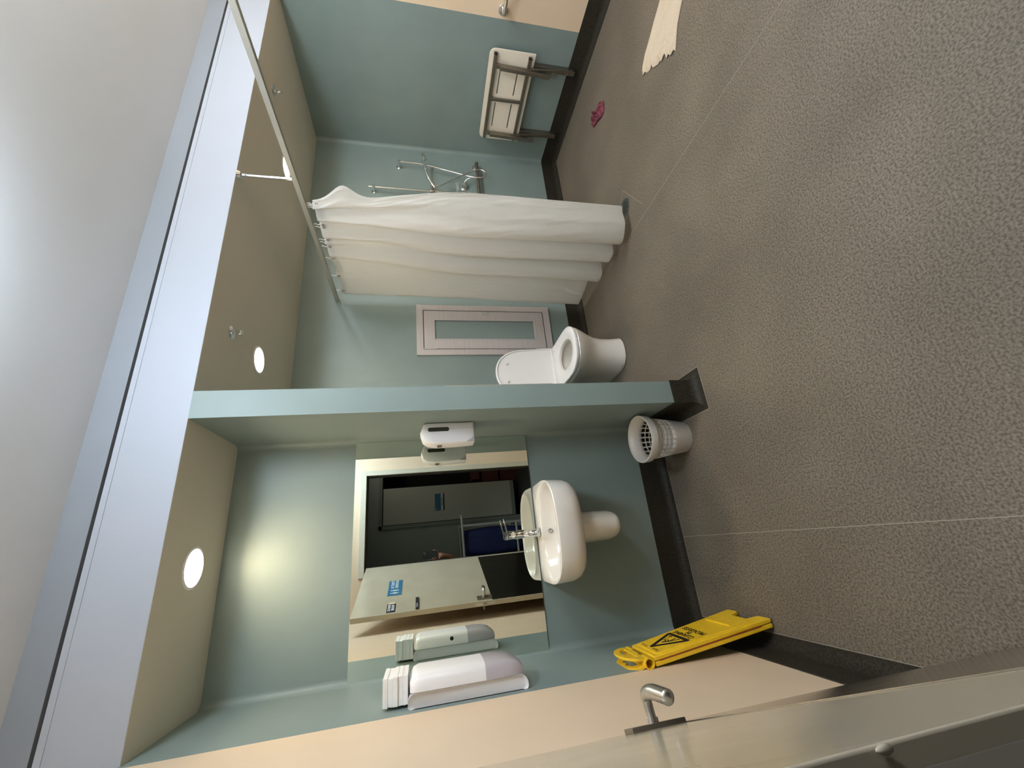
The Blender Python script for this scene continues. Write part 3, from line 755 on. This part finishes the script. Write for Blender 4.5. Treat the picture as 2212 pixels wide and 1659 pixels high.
b = nb(); prism(b, [(-.05, 0), (.05, 0), (.05, .012), (.035, .03), (.03, .10), (.02, .03), (-.05, .02)], lambda u, v, d: Vector((u + .03, -.07 - d, 1.07 + v)), 0, .055); o = obj('soap_tray', b, M['clear'], sr, bevel=.003); o['label'] = 'clear plastic tray'
hs = thing('shower_hose', 'chrome shower hose looping from a wall elbow right of the slide rail', 'hose', (3.52, YW, 1.63))
b = nb(); lathe(b, (0, 0, 0), [(.026, 0), (.026, .006), (.014, .012), (.012, .06), (.0135, .078), (.0001, .080)], 26, (0, -1, 0)); tube(b, [(0, -.066, .0), (.002, -.066, -.045)], .0095, 14); obj('wall_elbow', b, M['chrome'], hs, smooth=True)
pts = spline([(.0, -.066, -.035), (.0, -.068, -.12), (-.015, -.07, -.26), (-.06, -.07, -.45), (-.13, -.088, -.655), (-.155, -.101, -.76), (-.135, -.103, -.825), (-.090, -.103, -.838), (-.050, -.103, -.80), (-.055, -.103, -.75), (-.13, -.106, -.63), (-.22, -.106, -.50), (-.305, -.108, -.385), (-.312, -.110, -.33)], 8)
b = nb(); tube(b, pts, .0065, 10); obj('hose', b, M['chrome'], hs, smooth=True)
mxv = thing('shower_mixer', 'chrome shower mixer valve with thin lever on rear wall', 'mixer valve', (3.325, YW, 1.005))
b = nb(); lathe(b, (0, 0, 0), [(.040, 0), (.040, .006), (.034, .010), (.024, .012), (.024, .060), (.020, .064), (.0001, .065)], 32, (0, -1, 0)); obj('valve_body', b, M['chrome'], mxv, smooth=True)
b = nb(); tube(b, [(.0, -.058, .01), (.025, -.085, -.02), (.03, -.10, -.055)], .004, 10); obj('lever', b, M['chrome'], mxv, smooth=True)
gr = thing('grab_rail', 'stainless grab rail behind the shower curtain on rear wall', 'grab rail', (3.60, YW, .875))
b = nb(); tube(b, spline([(0, -.01, 0), (0, -.055, 0), (-.03, -.075, 0), (-.08, -.075, 0), (-.85, -.075, 0), (-.90, -.055, 0), (-.90, -.01, 0)], 6), .016, 18); obj('grab_bar', b, M['dsteel'], gr, smooth=True)
for xx in (0, -.90):
    b = nb(); lathe(b, (xx, 0, 0), [(.042, 0), (.042, .004), (.037, .012), (.018, .015)], 32, (0, -1, 0)); obj('flange', b, M['chrome'], gr, smooth=True)
gr2 = thing('grab_rail', 'stainless grab rail on the beige part of the right wall', 'grab rail', (XR, 1.785, .79))
b = nb(); tube(b, spline([(-.01, 0, 0), (-.045, 0, -.0), (-.062, -.02, -.001), (-.062, -.07, -.002), (-.062, -.85, -.003), (-.045, -.90, 0), (-.01, -.90, 0)], 6), .0155, 18); obj('grab_bar', b, M['chrome'], gr2, smooth=True)
for yy in (0, -.90):
    b = nb(); lathe(b, (0, yy, 0), [(.040, 0), (.040, .004), (.035, .012), (.018, .015)], 32, (-1, 0, 0)); obj('flange', b, M['chrome'], gr2, smooth=True)

# ------------------------------------------------------------------ folded shower seat on the right wall
ss = thing('folding_shower_seat', 'cream folding shower seat with steel legs folded up on right wall', 'shower seat', (XR - .062, 2.415, 0))
b = nb()
# board in the (y, z) plane: rounded top corners, square bottom; four slots cut as real openings
def seat_panel():
    b = nb(); y0, y1, z0, z1, r = -.395, .390, .475, .860, .05
    slots = [(-.235, -.04, .747, .757), (.035, .267, .747, .757), (-.235, -.04, .597, .607), (.035, .267, .597, .607)]
    ys = sorted({y0, y1, y0 + r, y1 - r} | {v for s in slots for v in s[:2]}); zs = sorted({z0, z1, z1 - r} | {v for s in slots for v in s[2:]})
    for x0, x1 in ((0, .012),):
        for a in range(len(ys) - 1):
            for c in range(len(zs) - 1):
                ym, zm = (ys[a] + ys[a + 1]) / 2, (zs[c] + zs[c + 1]) / 2
                if any(s[0] < ym < s[1] and s[2] < zm < s[3] for s in slots): continue
                if zm > z1 - r and (ym < y0 + r or ym > y1 - r): continue
                box(b, x0, x1, ys[a], ys[a + 1], zs[c], zs[c + 1])
        for cy, s in ((y0 + r, -1), (y1 - r, 1)):
            arc = [(cy, z1 - r)] + [(cy + s * r * math.cos(t), z1 - r + r * math.sin(t)) for t in [PI / 2 * k / 8 for k in range(9)]]
            loft(b, [[(xx, yy, zz_) for yy, zz_ in arc] for xx in (x0, x1)])
    bmesh.ops.remove_doubles(b, verts=b.verts[:], dist=.0004)
    dead = [f for f in b.faces if all(len(e.link_faces) > 2 for e in f.edges)]
    return b
obj('seat_board', seat_panel(), M['bench'], ss)
for z in (.812, .520):
    b = nb(); box(b, -.024, -.001, -.360, .378, z - .013, z + .013); o = obj('cross_rail', b, M['dsteel'], ss, bevel=.002)
    b = nb(); box(b, -.0245, -.0005, -.375, -.360, z - .0135, z + .0135); obj('end_cap', b, M['black'], ss, bevel=.002)
b = nb(); bar(b, (-.020, -.005, .805), (-.020, -.005, .525), .026, .018, (1, 0, 0)); obj('centre_bar', b, M['dsteel'], ss, bevel=.002)
for yc in (-.285, .310):
    b = nb(); bar(b, (-.036, yc - .004, .795), (-.036, yc + .004, .50), .032, .024, (1, 0, 0)); obj('seat_arm', b, M['dsteel'], ss, bevel=.002)
    b = nb(); bar(b, (-.062, yc - .006, .770), (-.062, yc + .012, .335), .030, .026, (1, 0, 0)); obj('leg', b, M['dsteel'], ss, bevel=.003)
    b = nb(); box(b, .012, .062, yc - .02, yc + .02, .10, .49); obj('wall_bracket', b, M['dsteel'], ss, bevel=.003)
    b = nb(); bar(b, (-.030, yc, .500), (.020, yc - .015, .120), .030, .026, (1, 0, 0)); lg = obj('leg', b, M['dsteel'], ss, bevel=.003)
    for z, xx in ((.46, -.040), (.38, -.031), (.30, -.02), (.17, -.003)):
        b = nb(); lathe(b, (xx, yc, z), [(.006, 0), (.005, .004), (.0001, .005)], 12, (-1, 0, 0)); obj('bolt', b, M['chrome'], lg, smooth=True)

# ------------------------------------------------------------------ floor drain
dr = thing('floor_drain', 'round slotted floor drain at the foot of the curtain', 'drain', (2.165, 2.045, 0))
b = nb(); loft(b, [circ((0, 0, z), r, 40) for r, z in ((.065, .0006), (.064, .0022), (.046, .0026), (.045, .001))], False, False); obj('drain_ring', b, M['drain'], dr, smooth=True)
b = nb(); lathe(b, (0, 0, .0004), [(.045, 0), (.0001, .0002)], 32); obj('sump', b, M['dark'], dr)
for k in range(6):
    yv = -.0375 + k * .015; hw = math.sqrt(.045 ** 2 - yv ** 2)
    b = bx(-hw, hw, yv - .0042, yv + .0042, .0012, .0026); obj('grate_bar', b, M['drain'], dr)

# ------------------------------------------------------------------ cloths on the floor
tl = nb(); NX, NY = 60, 90
EL = spline([(2.515, 1.235, 0), (2.629, 1.155, 0), (2.701, 1.082, 0), (2.79, .95, 0), (2.87, .80, 0), (2.93, .62, 0)], 12)
ER = spline([(2.760, 1.515, 0), (2.835, 1.455, 0), (2.885, 1.350, 0), (2.950, 1.204, 0), (3.03, 1.02, 0), (3.11, .82, 0), (3.16, .66, 0)], 10)
def along(P_, t):
    f = t * (len(P_) - 1); i0 = min(int(f), len(P_) - 2); return P_[i0].lerp(P_[i0 + 1], f - i0)
rows = []
for j in range(NY + 1):
    v = j / NY; row = []
    for i in range(NX + 1):
        u = i / NX; a = u * 2 - 1
        vv_ = v + max(0, .10 * noise.noise(Vector((u * 6.5, .7, 3))) + .05 * noise.noise(Vector((u * 15, .2, 6)))) * max(0, 1 - v * 3)
        p = along(EL, min(1, vv_)).lerp(along(ER, min(1, vv_)), u + .012 * noise.noise(Vector((u * 4, v * 8, 2))))
        fold = .011 * (.5 + .5 * math.sin(u * 21 + v * 3 + 2.0 * noise.noise(Vector((u * 2, v * 3, 7))))) ** 2
        fold += .014 * abs(noise.noise(Vector((u * 7 + v * 1.5, v * 2.2, 2.0)))) + .020 * max(0, 1 - v * 4) * abs(noise.noise(Vector((u * 8, v * 16, 9))))
        edge = max(0, 1 - abs(a) ** 8) * min(1, v * 14 + .25)
        row.append(tl.verts.new((p.x, p.y, .003 + fold * edge * 1.25)))
    rows.append(row)
for j in range(NY):
    for i in range(NX): tl.faces.new((rows[j][i], rows[j][i + 1], rows[j + 1][i + 1], rows[j + 1][i]))
o = obj('bath_towel', tl, M['towel'], smooth=True); md = o.modifiers.new('s', 'SOLIDIFY'); md.thickness = .0025; md.offset = -1
tag(o, 'crumpled cream towel lying on the floor', 'towel')

pk = nb(); rows = []; NX, NY = 36, 48
axis = spline([(3.150, 1.975, 0), (3.165, 2.04, 0), (3.185, 2.10, 0), (3.215, 2.175, 0)], 12); wl = [.035, .062, .05, .045, .05, .03]
for j in range(NY + 1):
    t = j / NY * (len(axis) - 1); i0 = min(int(t), len(axis) - 2); f = t - i0
    p = axis[i0].lerp(axis[i0 + 1], f); d = (axis[i0 + 1] - axis[i0]).normalized(); s = Vector((d.y, -d.x, 0))
    tt = j / NY * (len(wl) - 1); w0 = wl[min(int(tt), len(wl) - 1)]; w1 = wl[min(int(tt) + 1, len(wl) - 1)]; hw = w0 + (w1 - w0) * (tt - int(tt))
    row = []
    for i in range(NX + 1):
        a = i / NX * 2 - 1; v = j / NY
        dome = math.sqrt(max(0, 1 - a * a)) * math.sin(PI * min(1, max(.0, v))) ** .5
        z = .003 + dome * (.016 + .050 * abs(noise.noise(Vector((a * 2.8, v * 5, 8)))) + .026 * abs(noise.noise(Vector((a * 7, v * 9, 1)))))
        q = p + s * (a * hw * (1 + .35 * noise.noise(Vector((v * 7, a, 3)))))
        row.append(pk.verts.new((q.x, q.y, z)))
    rows.append(row)
for j in range(NY):
    for i in range(NX): pk.faces.new((rows[j][i], rows[j][i + 1], rows[j + 1][i + 1], rows[j + 1][i]))
o = obj('crumpled_cloth', pk, M['pink'], smooth=True); md = o.modifiers.new('s', 'SOLIDIFY'); md.thickness = .0025; md.offset = -1
tag(o, 'small crumpled dark pink cloth on the shower floor', 'cloth')

# ------------------------------------------------------------------ yellow wet-floor sign, folded, leaning on the left wall
ws = thing('caution_sign', 'folded yellow cleaning in progress sign leaning on the left wall', 'floor sign', (-.408, 1.905, .006))
lean = math.atan2(.078, .545)
# local frame: S across (+y), UPv along the panel, NR outward normal (+x side)
UPv = Vector((-math.sin(lean), 0, math.cos(lean))); NR = Vector((math.cos(lean), 0, math.sin(lean))); SV = Vector((0, 1, 0))
UPv, SV = UPv * math.cos(.035) + SV * math.sin(.035), SV * math.cos(.035) - UPv * math.sin(.035)
def S_(s, u, n): return SV * s + UPv * u + NR * n
def hw_at(u): return .143 + (.107 - .143) * (u / .552)
def panel(n0, n1, ins):
    out = []
    # outline with the cut-out at the foot (feet at both sides)
    pts = [(-hw_at(0), 0), (-hw_at(0) + .075, 0), (-hw_at(0) + .090, .050), (.055, .050), (.070, 0), (hw_at(0), 0), (hw_at(.552) , .552), (-hw_at(.552), .552)]
    b = nb(); prism(b, pts, lambda s, u, d: S_(s, u, d), n0, n1); return b
p1 = obj('front_panel', panel(-.017, 0, 0), M['yellow'], ws, bevel=.004)
p2 = obj('rear_panel', panel(-.037, -.019, 0), M['yellow'], ws, bevel=.004)
b = nb(); prism(b, [(-hw_at(0) + .004, .002), (-hw_at(0) + .07, .002), (-hw_at(.05) + .02, .05), (-hw_at(.54) + .006, .545), (hw_at(.54) - .006, .545), (hw_at(.05) - .02, .05), (hw_at(0) - .004, .002), (hw_at(0) - .06, .03), (-hw_at(0) + .07, .03)], lambda s, u, d: S_(s, u, d), -.0192, -.0168); b.free()
b = nb(); prism(b, [(-hw_at(.04) - .0005, .05), (-hw_at(.04) + .01, .05), (-hw_at(.5) + .01, .53), (-hw_at(.53) - .0005, .53)], lambda s, u, d: S_(s, u, d), -.0195, -.0165)
obj('red_edge', b, M['red'], ws)
# raised field and rib
b = nb(); prism(b, [(-hw_at(.07) + .018, .075), (hw_at(.07) - .018, .075), (hw_at(.52) - .016, .530), (-hw_at(.52) + .016, .530)], lambda s, u, d: S_(s, u, d), -.002, .0035)
fld = obj('raised_field', b, M['yellow'], ws, bevel=.0025)
b = nb(); tube(b, [S_(-.084, .160, .0035), S_(.084, .160, .0035)], .006, 12); obj('stiffening_rib', b, M['yellow'], ws, smooth=True)
# warning triangle
TC = .414
b = nb()
def tri(r, n0=6, rc=.012):
    out = []
    for k in range(3):
        a = PI / 2 + k * 2 * PI / 3; c = Vector((math.cos(a), math.sin(a))) * (r - 2 * rc)
        for i in range(n0 + 1):
            t = a - PI / 3 + (2 * PI / 3) * i / n0
            out.append((c.x + rc * math.cos(t), TC + c.y + rc * math.sin(t)))
    return out
to_, ti_ = tri(.108), tri(.073, rc=.004)
loft(b, [[S_(s, u, d) for s, u in P_] for P_, d in ((to_, .0034), (to_, .0044), (ti_, .0044), (ti_, .0034))], False, False)
obj('warning_triangle', b, M['text_black'], ws)
b = nb(); F = lambda s, u, d: S_(s, u, d)
def stroke(p, q, wd):
    p, q = Vector((p[0] * 1.2, TC + (p[1] - TC) * 1.2)), Vector((q[0] * 1.2, TC + (q[1] - TC) * 1.2)); wd *= 1.2; d = (q - p).normalized(); n = Vector((-d.y, d.x)) * wd / 2
    prism(b, [tuple(p + n), tuple(q + n), tuple(q - n), tuple(p - n)], F, .0034, .0044)
prism(b, superell(.004, TC + .030, .0065, .0065, 2, 14), F, .0034, .0044)
stroke((.002, TC + .022), (-.012, TC + .004), .010); stroke((-.012, TC + .006), (-.004, TC - .024), .005); stroke((-.012, TC + .006), (-.024, TC - .020), .005)
stroke((0, TC + .018), (.018, TC + .006), .004); stroke((-.008, TC + .010), (.010, TC + .0), .004)
stroke((.020, TC + .016), (.030, TC - .022), .0025); stroke((.022, TC - .024), (.040, TC - .024), .006); stroke((-.030, TC - .024), (-.018, TC - .024), .004)
obj('cleaner_symbol', b, M['text_black'], ws)
def stext(nm, s, size, sc, u, n, m, **k):
    return text(nm, s, size, frame_mtx(S_(sc, u, n), SV, UPv), m, ws, **k)
stext('lettering', 'CLEANING', .036, .004, .339, .0040, M['text_black'], bold=.0005, width=.150)
stext('lettering', 'IN', .030, .004, .312, .0040, M['text_black'], bold=.0005)
stext('lettering', 'PROGRESS', .036, .004, .284, .0040, M['text_black'], bold=.0005, width=.166)
stext('lettering', 'Carper', .022, -.050, .512, .0040, M['text_brown'], width=.055)
stext('lettering', 'Cares', .015, .045, .514, .0040, M['text_brown'], width=.055)
# hinge barrel
b = nb(); n = 28
ba, bb_ = S_(-.112, .578, -.017), S_(.100, .578, -.017)
loft(b, [circ(ba, .0215, n, SV), circ(bb_, .0215, n, SV), circ(bb_, .0165, n, SV), circ(ba, .0165, n, SV), circ(ba, .0215, n, SV)], False, False)
bmesh.ops.remove_doubles(b, verts=b.verts[:], dist=.0001)
obj('hinge_barrel', b, M['yellow'], ws, smooth=True)
stext('lettering', 'Vikomex', .022, -.008, .578, .0050, M['text_brown'], width=.10)
# two D handles, the front one swung out
for k, (n_base, tilt) in enumerate(((-.006, .16), (-.030, -.10))):
    b = nb()
    def H(s, u, d, tilt=tilt, nb_=n_base): return S_(s, .592 + u * math.cos(tilt), nb_ + u * math.sin(tilt) + d)
    outer = [(-.098, -.006), (-.096, .030), (-.055, .068), (0, .078), (.055, .068), (.096, .030), (.098, -.006)]
    outer = [tuple(v[:2]) for v in spline([(a, c, 0) for a, c in outer], 4)]
    if k == 0: inn = [(-.066, .010), (-.064, .026), (-.040, .044), (0, .051), (.040, .044), (.064, .026), (.066, .010)]
    else: inn = [(-.066, .010), (-.064, .022), (-.040, .046), (0, .049), (.040, .042), (.064, .026), (.066, .010)]
    inn = [list(v[:2]) for v in spline([(a, c, 0) for a, c in inn], 4)]
    if k == 1:
        for i in range(4, len(inn) - 4): inn[i][1] += .004 * (1 if (i // 2) % 2 else -1)
    outer = outer + [(.05, -.006), (0, -.006), (-.05, -.006)]; inn = [tuple(v) for v in inn] + [(.035, .010), (0, .010), (-.035, .010)]
    th = .011
    loft(b, [[H(s, u, d) for s, u in P_] for P_, d in ((outer, 0), (outer, th), (inn, th), (inn, 0), (outer, 0))], False, False)
    bmesh.ops.remove_doubles(b, verts=b.verts[:], dist=.0001)
    obj('handle', b, M['yellow'], ws, bevel=.0025)

# ------------------------------------------------------------------ corridor behind the camera (seen in the mirror)
HY = -1.75
struct('floor', bx(-1.6, 2.6, HY - .7, YF - .12, -.12, -.001), M['hallfloor'], 'dark speckled corridor floor')
struct('ceiling', bx(-1.6, 2.6, HY - .7, YF - .12, 2.45, 2.5), M['hall'], 'corridor ceiling')
b = nb(); box(b, -1.6, .40, HY - .1, HY, 0, 2.45); box(b, 1.46, 2.6, HY - .1, HY, 0, 2.45); box(b, .40, 1.46, HY - .1, HY, 2.05, 2.45)
struct('wall_corridor', b, M['hall'])
struct('wall_corridor_end', bx(-1.7, -1.6, HY - .7, YF - .12, 0, 2.45), M['hall']); struct('wall_corridor_far', bx(2.6, 2.7, HY - .7, YF - .12, 0, 2.45), M['hall'])
b = nb(); box(b, -1.6, -.13, YF - .14, YF - .121, 0, 2.45); box(b, .835, 2.6, YF - .14, YF - .121, 0, 2.45); box(b, -.13, .835, YF - .14, YF - .121, 2.07, 2.45)
struct('wall_corridor_near', b, M['hall'])
b = nb(); box(b, .355, .402, HY, HY + .018, 0, 2.10); box(b, 1.455, 1.50, HY, HY + .018, 0, 2.10); box(b, .355, 1.50, HY, HY + .018, 2.05, 2.10)
struct('trim_11', b, M['hallframe'], 'frame of the corridor cupboard')
d2 = struct('door_2', bx(.412, .925, HY - .045, HY - .008, .085, 2.04), M['halldoor'], 'grey-beige corridor cupboard door with blue notice', bevel=.002)
b = nb(); box(b, .402, 1.456, HY - .62, HY - .60, 0, 2.05); box(b, .39, .402, HY - .60, HY - .1, 0, 2.05); box(b, 1.456, 1.47, HY - .60, HY - .1, 0, 2.05); box(b, .402, 1.456, HY - .6, HY - .1, 2.05, 2.06)
struct('trim_12', b, M['dark'], 'dark inside of the corridor cupboard')
b = bx(.560, .800, HY - .008, HY - .004, 1.165, 1.300); s4 = obj('notice', b, M['blue_sign'], d2); s4['label'] = 'blue notice with white band'
b = bx(.560, .800, HY - .004, HY - .0025, 1.180, 1.212); obj('white_band', b, M['white'], s4)
b = bx(.560, .800, HY - .004, HY - .0028, 1.165, 1.179); obj('navy_band', b, M['navy'], s4)
b = nb(); prism(b, superell(.58, 1.283, .008, .008, 2, 14), lambda u, v, d: Vector((u, d, v)), HY - .004, HY - .0028); obj('icon', b, M['white'], s4)
b = bx(.625, .745, HY - .0025, HY - .0020, 1.192, 1.200); obj('printed_line', b, M['navy'], s4)
b = bx(.412, .925, HY - .008, HY - .006, .085, .14); obj('kick_strip', b, M['hallframe'], d2)
for k, (x0, z0, wd, ht) in enumerate(((.96, .30, .22, .28), (1.0, .60, .18, .14), (.955, 0.0, .26, .26))):
    b = bx(x0, x0 + wd, HY - .5, HY - .2, z0 + .02 + (0 if k == 2 else .0), z0 + ht); o = obj('carton', b, M['carton'], bevel=.004)
    o.location.z = {0: -.04, 1: -.04, 2: -.02}[k]
    tag(o, ['dark red carton in the middle of the cupboard stack', 'small dark red carton topping the cupboard stack', 'dark red carton on the cupboard floor'][k], 'carton', 'cartons in the corridor cupboard')
# laundry trolley
lt = thing('laundry_trolley', 'tubular laundry trolley with navy bag standing in the corridor', 'trolley', (0, -.80, 0))
def tb(pts, r=.014, nm='tube', m='tube'):
    b = nb(); tube(b, pts, r, 12); return obj(nm, b, M[m], lt, smooth=True)
for yy in (.0, -.42):
    tb([(.262, yy, .08), (.262, yy, .985)], nm='post'); tb([(-.130, yy, .08), (-.130, yy, .985)], nm='post')
    tb([(-.145, yy, .985), (.395 if yy == 0 else .30, yy, 1.0)], .0155, 'top_rail'); tb([(-.13, yy, .300), (.262, yy, .300)], nm='lower_rail')
tb([(-.13, 0, .985), (-.13, -.42, .985)], nm='side_rail'); tb([(.262, 0, .985), (.262, -.42, .985)], nm='side_rail')
tb([(-.13, 0, .30), (-.13, -.42, .30)], nm='side_rail'); tb([(.262, 0, .30), (.262, -.42, .30)], nm='side_rail')
for xx in (.262, -.13):
    for yy in (0, -.42):
        b = nb(); lathe(b, (xx - .012, yy, .042), [(.0001, 0), (.040, .002), (.040, .022), (.0001, .024)], 24, (1, 0, 0)); box(b, xx - .006, xx + .006, yy - .012, yy + .012, .05, .09); obj('castor', b, M['black'], lt, smooth=True)
b = nb(); rings = []
for k in range(15):
    v = k / 14; z = .17 + .80 * v; r_ = []
    for i in range(56):
        a = 2 * PI * i / 56; hx = .175 * (.84 + .14 * math.sin(v * 3)) ; hy = .18 * (.86 + .10 * math.sin(v * 3))
        c, s = math.cos(a), math.sin(a); p = 4.5; kk = (abs(c) ** p + abs(s) ** p) ** (-1 / p)
        wv = 1 + .035 * noise.noise(Vector((c * 3, s * 3, v * 3)))
        r_.append((.060 + hx * c * kk * wv, -.21 + hy * s * kk * wv, z))
    rings.append(r_)
loft(b, rings, True, False); obj('laundry_bag', b, M['bag'], lt, smooth=True)

# ------------------------------------------------------------------ the person holding the phone (seen in the mirror)
pht = Matrix.Rotation(math.radians(2), 4, 'Y')
b = nb(); prism(b, rrect(.074, .152, .011), lambda u, v, d: Vector((u - .029, -.0245 + d, v + 1.410)), 0, .0085)
ph = obj('phone', b, M['black'], bevel=.0015); tag(ph, 'black phone held upright in the doorway, seen in mirror', 'phone')
b = nb(); prism(b, rrect(.034, .034, .008, 5, -.012, 1.462), lambda u, v, d: Vector((u, -.016 + d, v)), 0, .0015); cb = obj('camera_bump', b, M['black'], ph, bevel=.0006)
for (u, v) in ((-.004, 1.470), (-.004, 1.454), (-.020, 1.462)):
    b = nb(); lathe(b, (u, -.0145, v), [(.0062, 0), (.0062, .0018), (.005, .0018), (.0001, .001)], 20, (0, 1, 0)); obj('lens', b, M['dsteel'], cb, smooth=True)

def skin_obj(name, V, Ed, m, parent, sub=2, root=0):
    me = bpy.data.meshes.new(name); me.from_pydata([v[:3] for v in V], Ed, [])
    o = bpy.data.objects.new(name, me); C.objects.link(o); o.parent = parent
    me.materials.append(m)
    sk = o.modifiers.new('skin', 'SKIN'); sk.use_smooth_shade = True
    if not me.skin_vertices: me.attributes  # layer is added with the modifier below
    return o, sk
def grow(name, chains, m, parent, sub=2):
    """chains: list of polylines [(x,y,z,r)...]; shared points join."""
    V, Ed, idx = [], [], {}
    for ch in chains:
        last = None
        for p in ch:
            k = tuple(round(c, 4) for c in p[:3])
            if k not in idx: idx[k] = len(V); V.append(p)
            if last is not None: Ed.append((last, idx[k]))
            last = idx[k]
    b = bmesh.new(); sl = b.verts.layers.skin.verify(); vs_ = []
    for i, p in enumerate(V):
        v = b.verts.new(p[:3]); v[sl].radius = (p[3], p[3]); v[sl].use_root = (i == 0); vs_.append(v)
    for a, c in Ed: b.edges.new((vs_[a], vs_[c]))
    me = bpy.data.meshes.new(name); b.to_mesh(me); b.free(); me.materials.append(m)
    o = bpy.data.objects.new(name, me); C.objects.link(o)
    if parent: o.parent = parent
    sk = o.modifiers.new('skin', 'SKIN'); sk.use_smooth_shade = True
    sb = o.modifiers.new('sub', 'SUBSURF'); sb.levels = sub; sb.render_levels = sub
    return o
pe = thing('person', 'person in dark clothes holding up a phone in the doorway, seen in mirror', 'person', (0, 0, 0))
X0, Y0 = -.42, -.42       # body stands back in the corridor, hidden by the open door
wrist = (-.052, -.075, 1.245)
body = [
    [(X0, Y0, .98, .135), (X0, Y0, 1.15, .125), (X0, Y0 + .01, 1.33, .150), (X0, Y0, 1.46, .10), (X0, Y0 + .01, 1.53, .052), (X0, Y0 + .02, 1.60, .058), (X0, Y0 + .02, 1.68, .088), (X0, Y0 + .01, 1.75, .065)],
    [(X0, Y0, 1.46, .10), (X0 + .17, Y0 + .0, 1.43, .055), (X0 + .25, Y0 + .06, 1.20, .040), (-.11, -.19, 1.145, .036), (-.080, -.125, 1.19, .030), (*wrist, .024), (-.046, -.052, 1.285, .026), (-.044, -.044, 1.315, .024)],
    [(X0, Y0, 1.46, .10), (X0 - .17, Y0, 1.43, .055), (X0 - .22, Y0 - .01, 1.16, .043), (X0 - .21, Y0 + .05, .93, .032), (X0 - .20, Y0 + .08, .85, .028), (X0 - .20, Y0 + .09, .78, .02)],
    [(X0, Y0, .98, .135), (X0 + .09, Y0, .88, .095), (X0 + .10, Y0 + .01, .50, .062), (X0 + .10, Y0 - .01, .10, .042), (X0 + .11, Y0 + .10, .04, .034)],
    [(X0, Y0, .98, .135), (X0 - .09, Y0, .88, .095), (X0 - .10, Y0 + .01, .50, .062), (X0 - .10, Y0 - .01, .10, .042), (X0 - .11, Y0 + .10, .04, .034)],
]
# fingers wrap the phone; two show on its front face
palm = (-.044, -.044, 1.315)
fingers = [
    [(*palm, .022), (-.072, -.042, 1.335, .0095), (-.080, -.022, 1.345, .0085), (-.070, -.0065, 1.352, .0075), (-.054, -.005, 1.356, .0068)],
    [(*palm, .022), (-.072, -.044, 1.362, .0095), (-.081, -.022, 1.372, .0085), (-.072, -.0065, 1.378, .0077), (-.056, -.005, 1.381, .0070)],
    [(*palm, .022), (-.068, -.044, 1.388, .010), (-.078, -.026, 1.400, .0088), (-.072, -.012, 1.405, .0078)],
    [(*palm, .022), (-.060, -.046, 1.308, .0095), (-.074, -.026, 1.312, .0082), (-.068, -.012, 1.318, .0070)],
    [(*palm, .022), (-.012, -.046, 1.325, .011), (.008, -.036, 1.350, .0095), (.013, -.027, 1.378, .0082)],
]
body[1][-1] = (*palm, .022)
grow('body', body + fingers, M['skin'], pe)
grow('shirt', [[(X0, Y0, .96, .150), (X0, Y0, 1.15, .140), (X0, Y0 + .01, 1.33, .165), (X0, Y0, 1.46, .11)], [(X0, Y0, 1.46, .11), (X0 + .17, Y0, 1.43, .068), (X0 + .22, Y0 + .03, 1.27, .056)], [(X0, Y0, 1.46, .11), (X0 - .17, Y0, 1.43, .068), (X0 - .20, Y0, 1.27, .056)]], M['cloth'], pe)
grow('trousers', [[(X0, Y0, .99, .150), (X0 + .09, Y0, .88, .106), (X0 + .10, Y0 + .01, .50, .074), (X0 + .10, Y0 - .01, .10, .06)], [(X0, Y0, .99, .150), (X0 - .09, Y0, .88, .106), (X0 - .10, Y0 + .01, .50, .074), (X0 - .10, Y0 - .01, .10, .06)]], M['trouser'], pe)
grow('hair', [[(X0, Y0 - .03, 1.66, .075), (X0, Y0 - .01, 1.74, .092), (X0, Y0 + .03, 1.79, .060)]], M['hair'], pe)
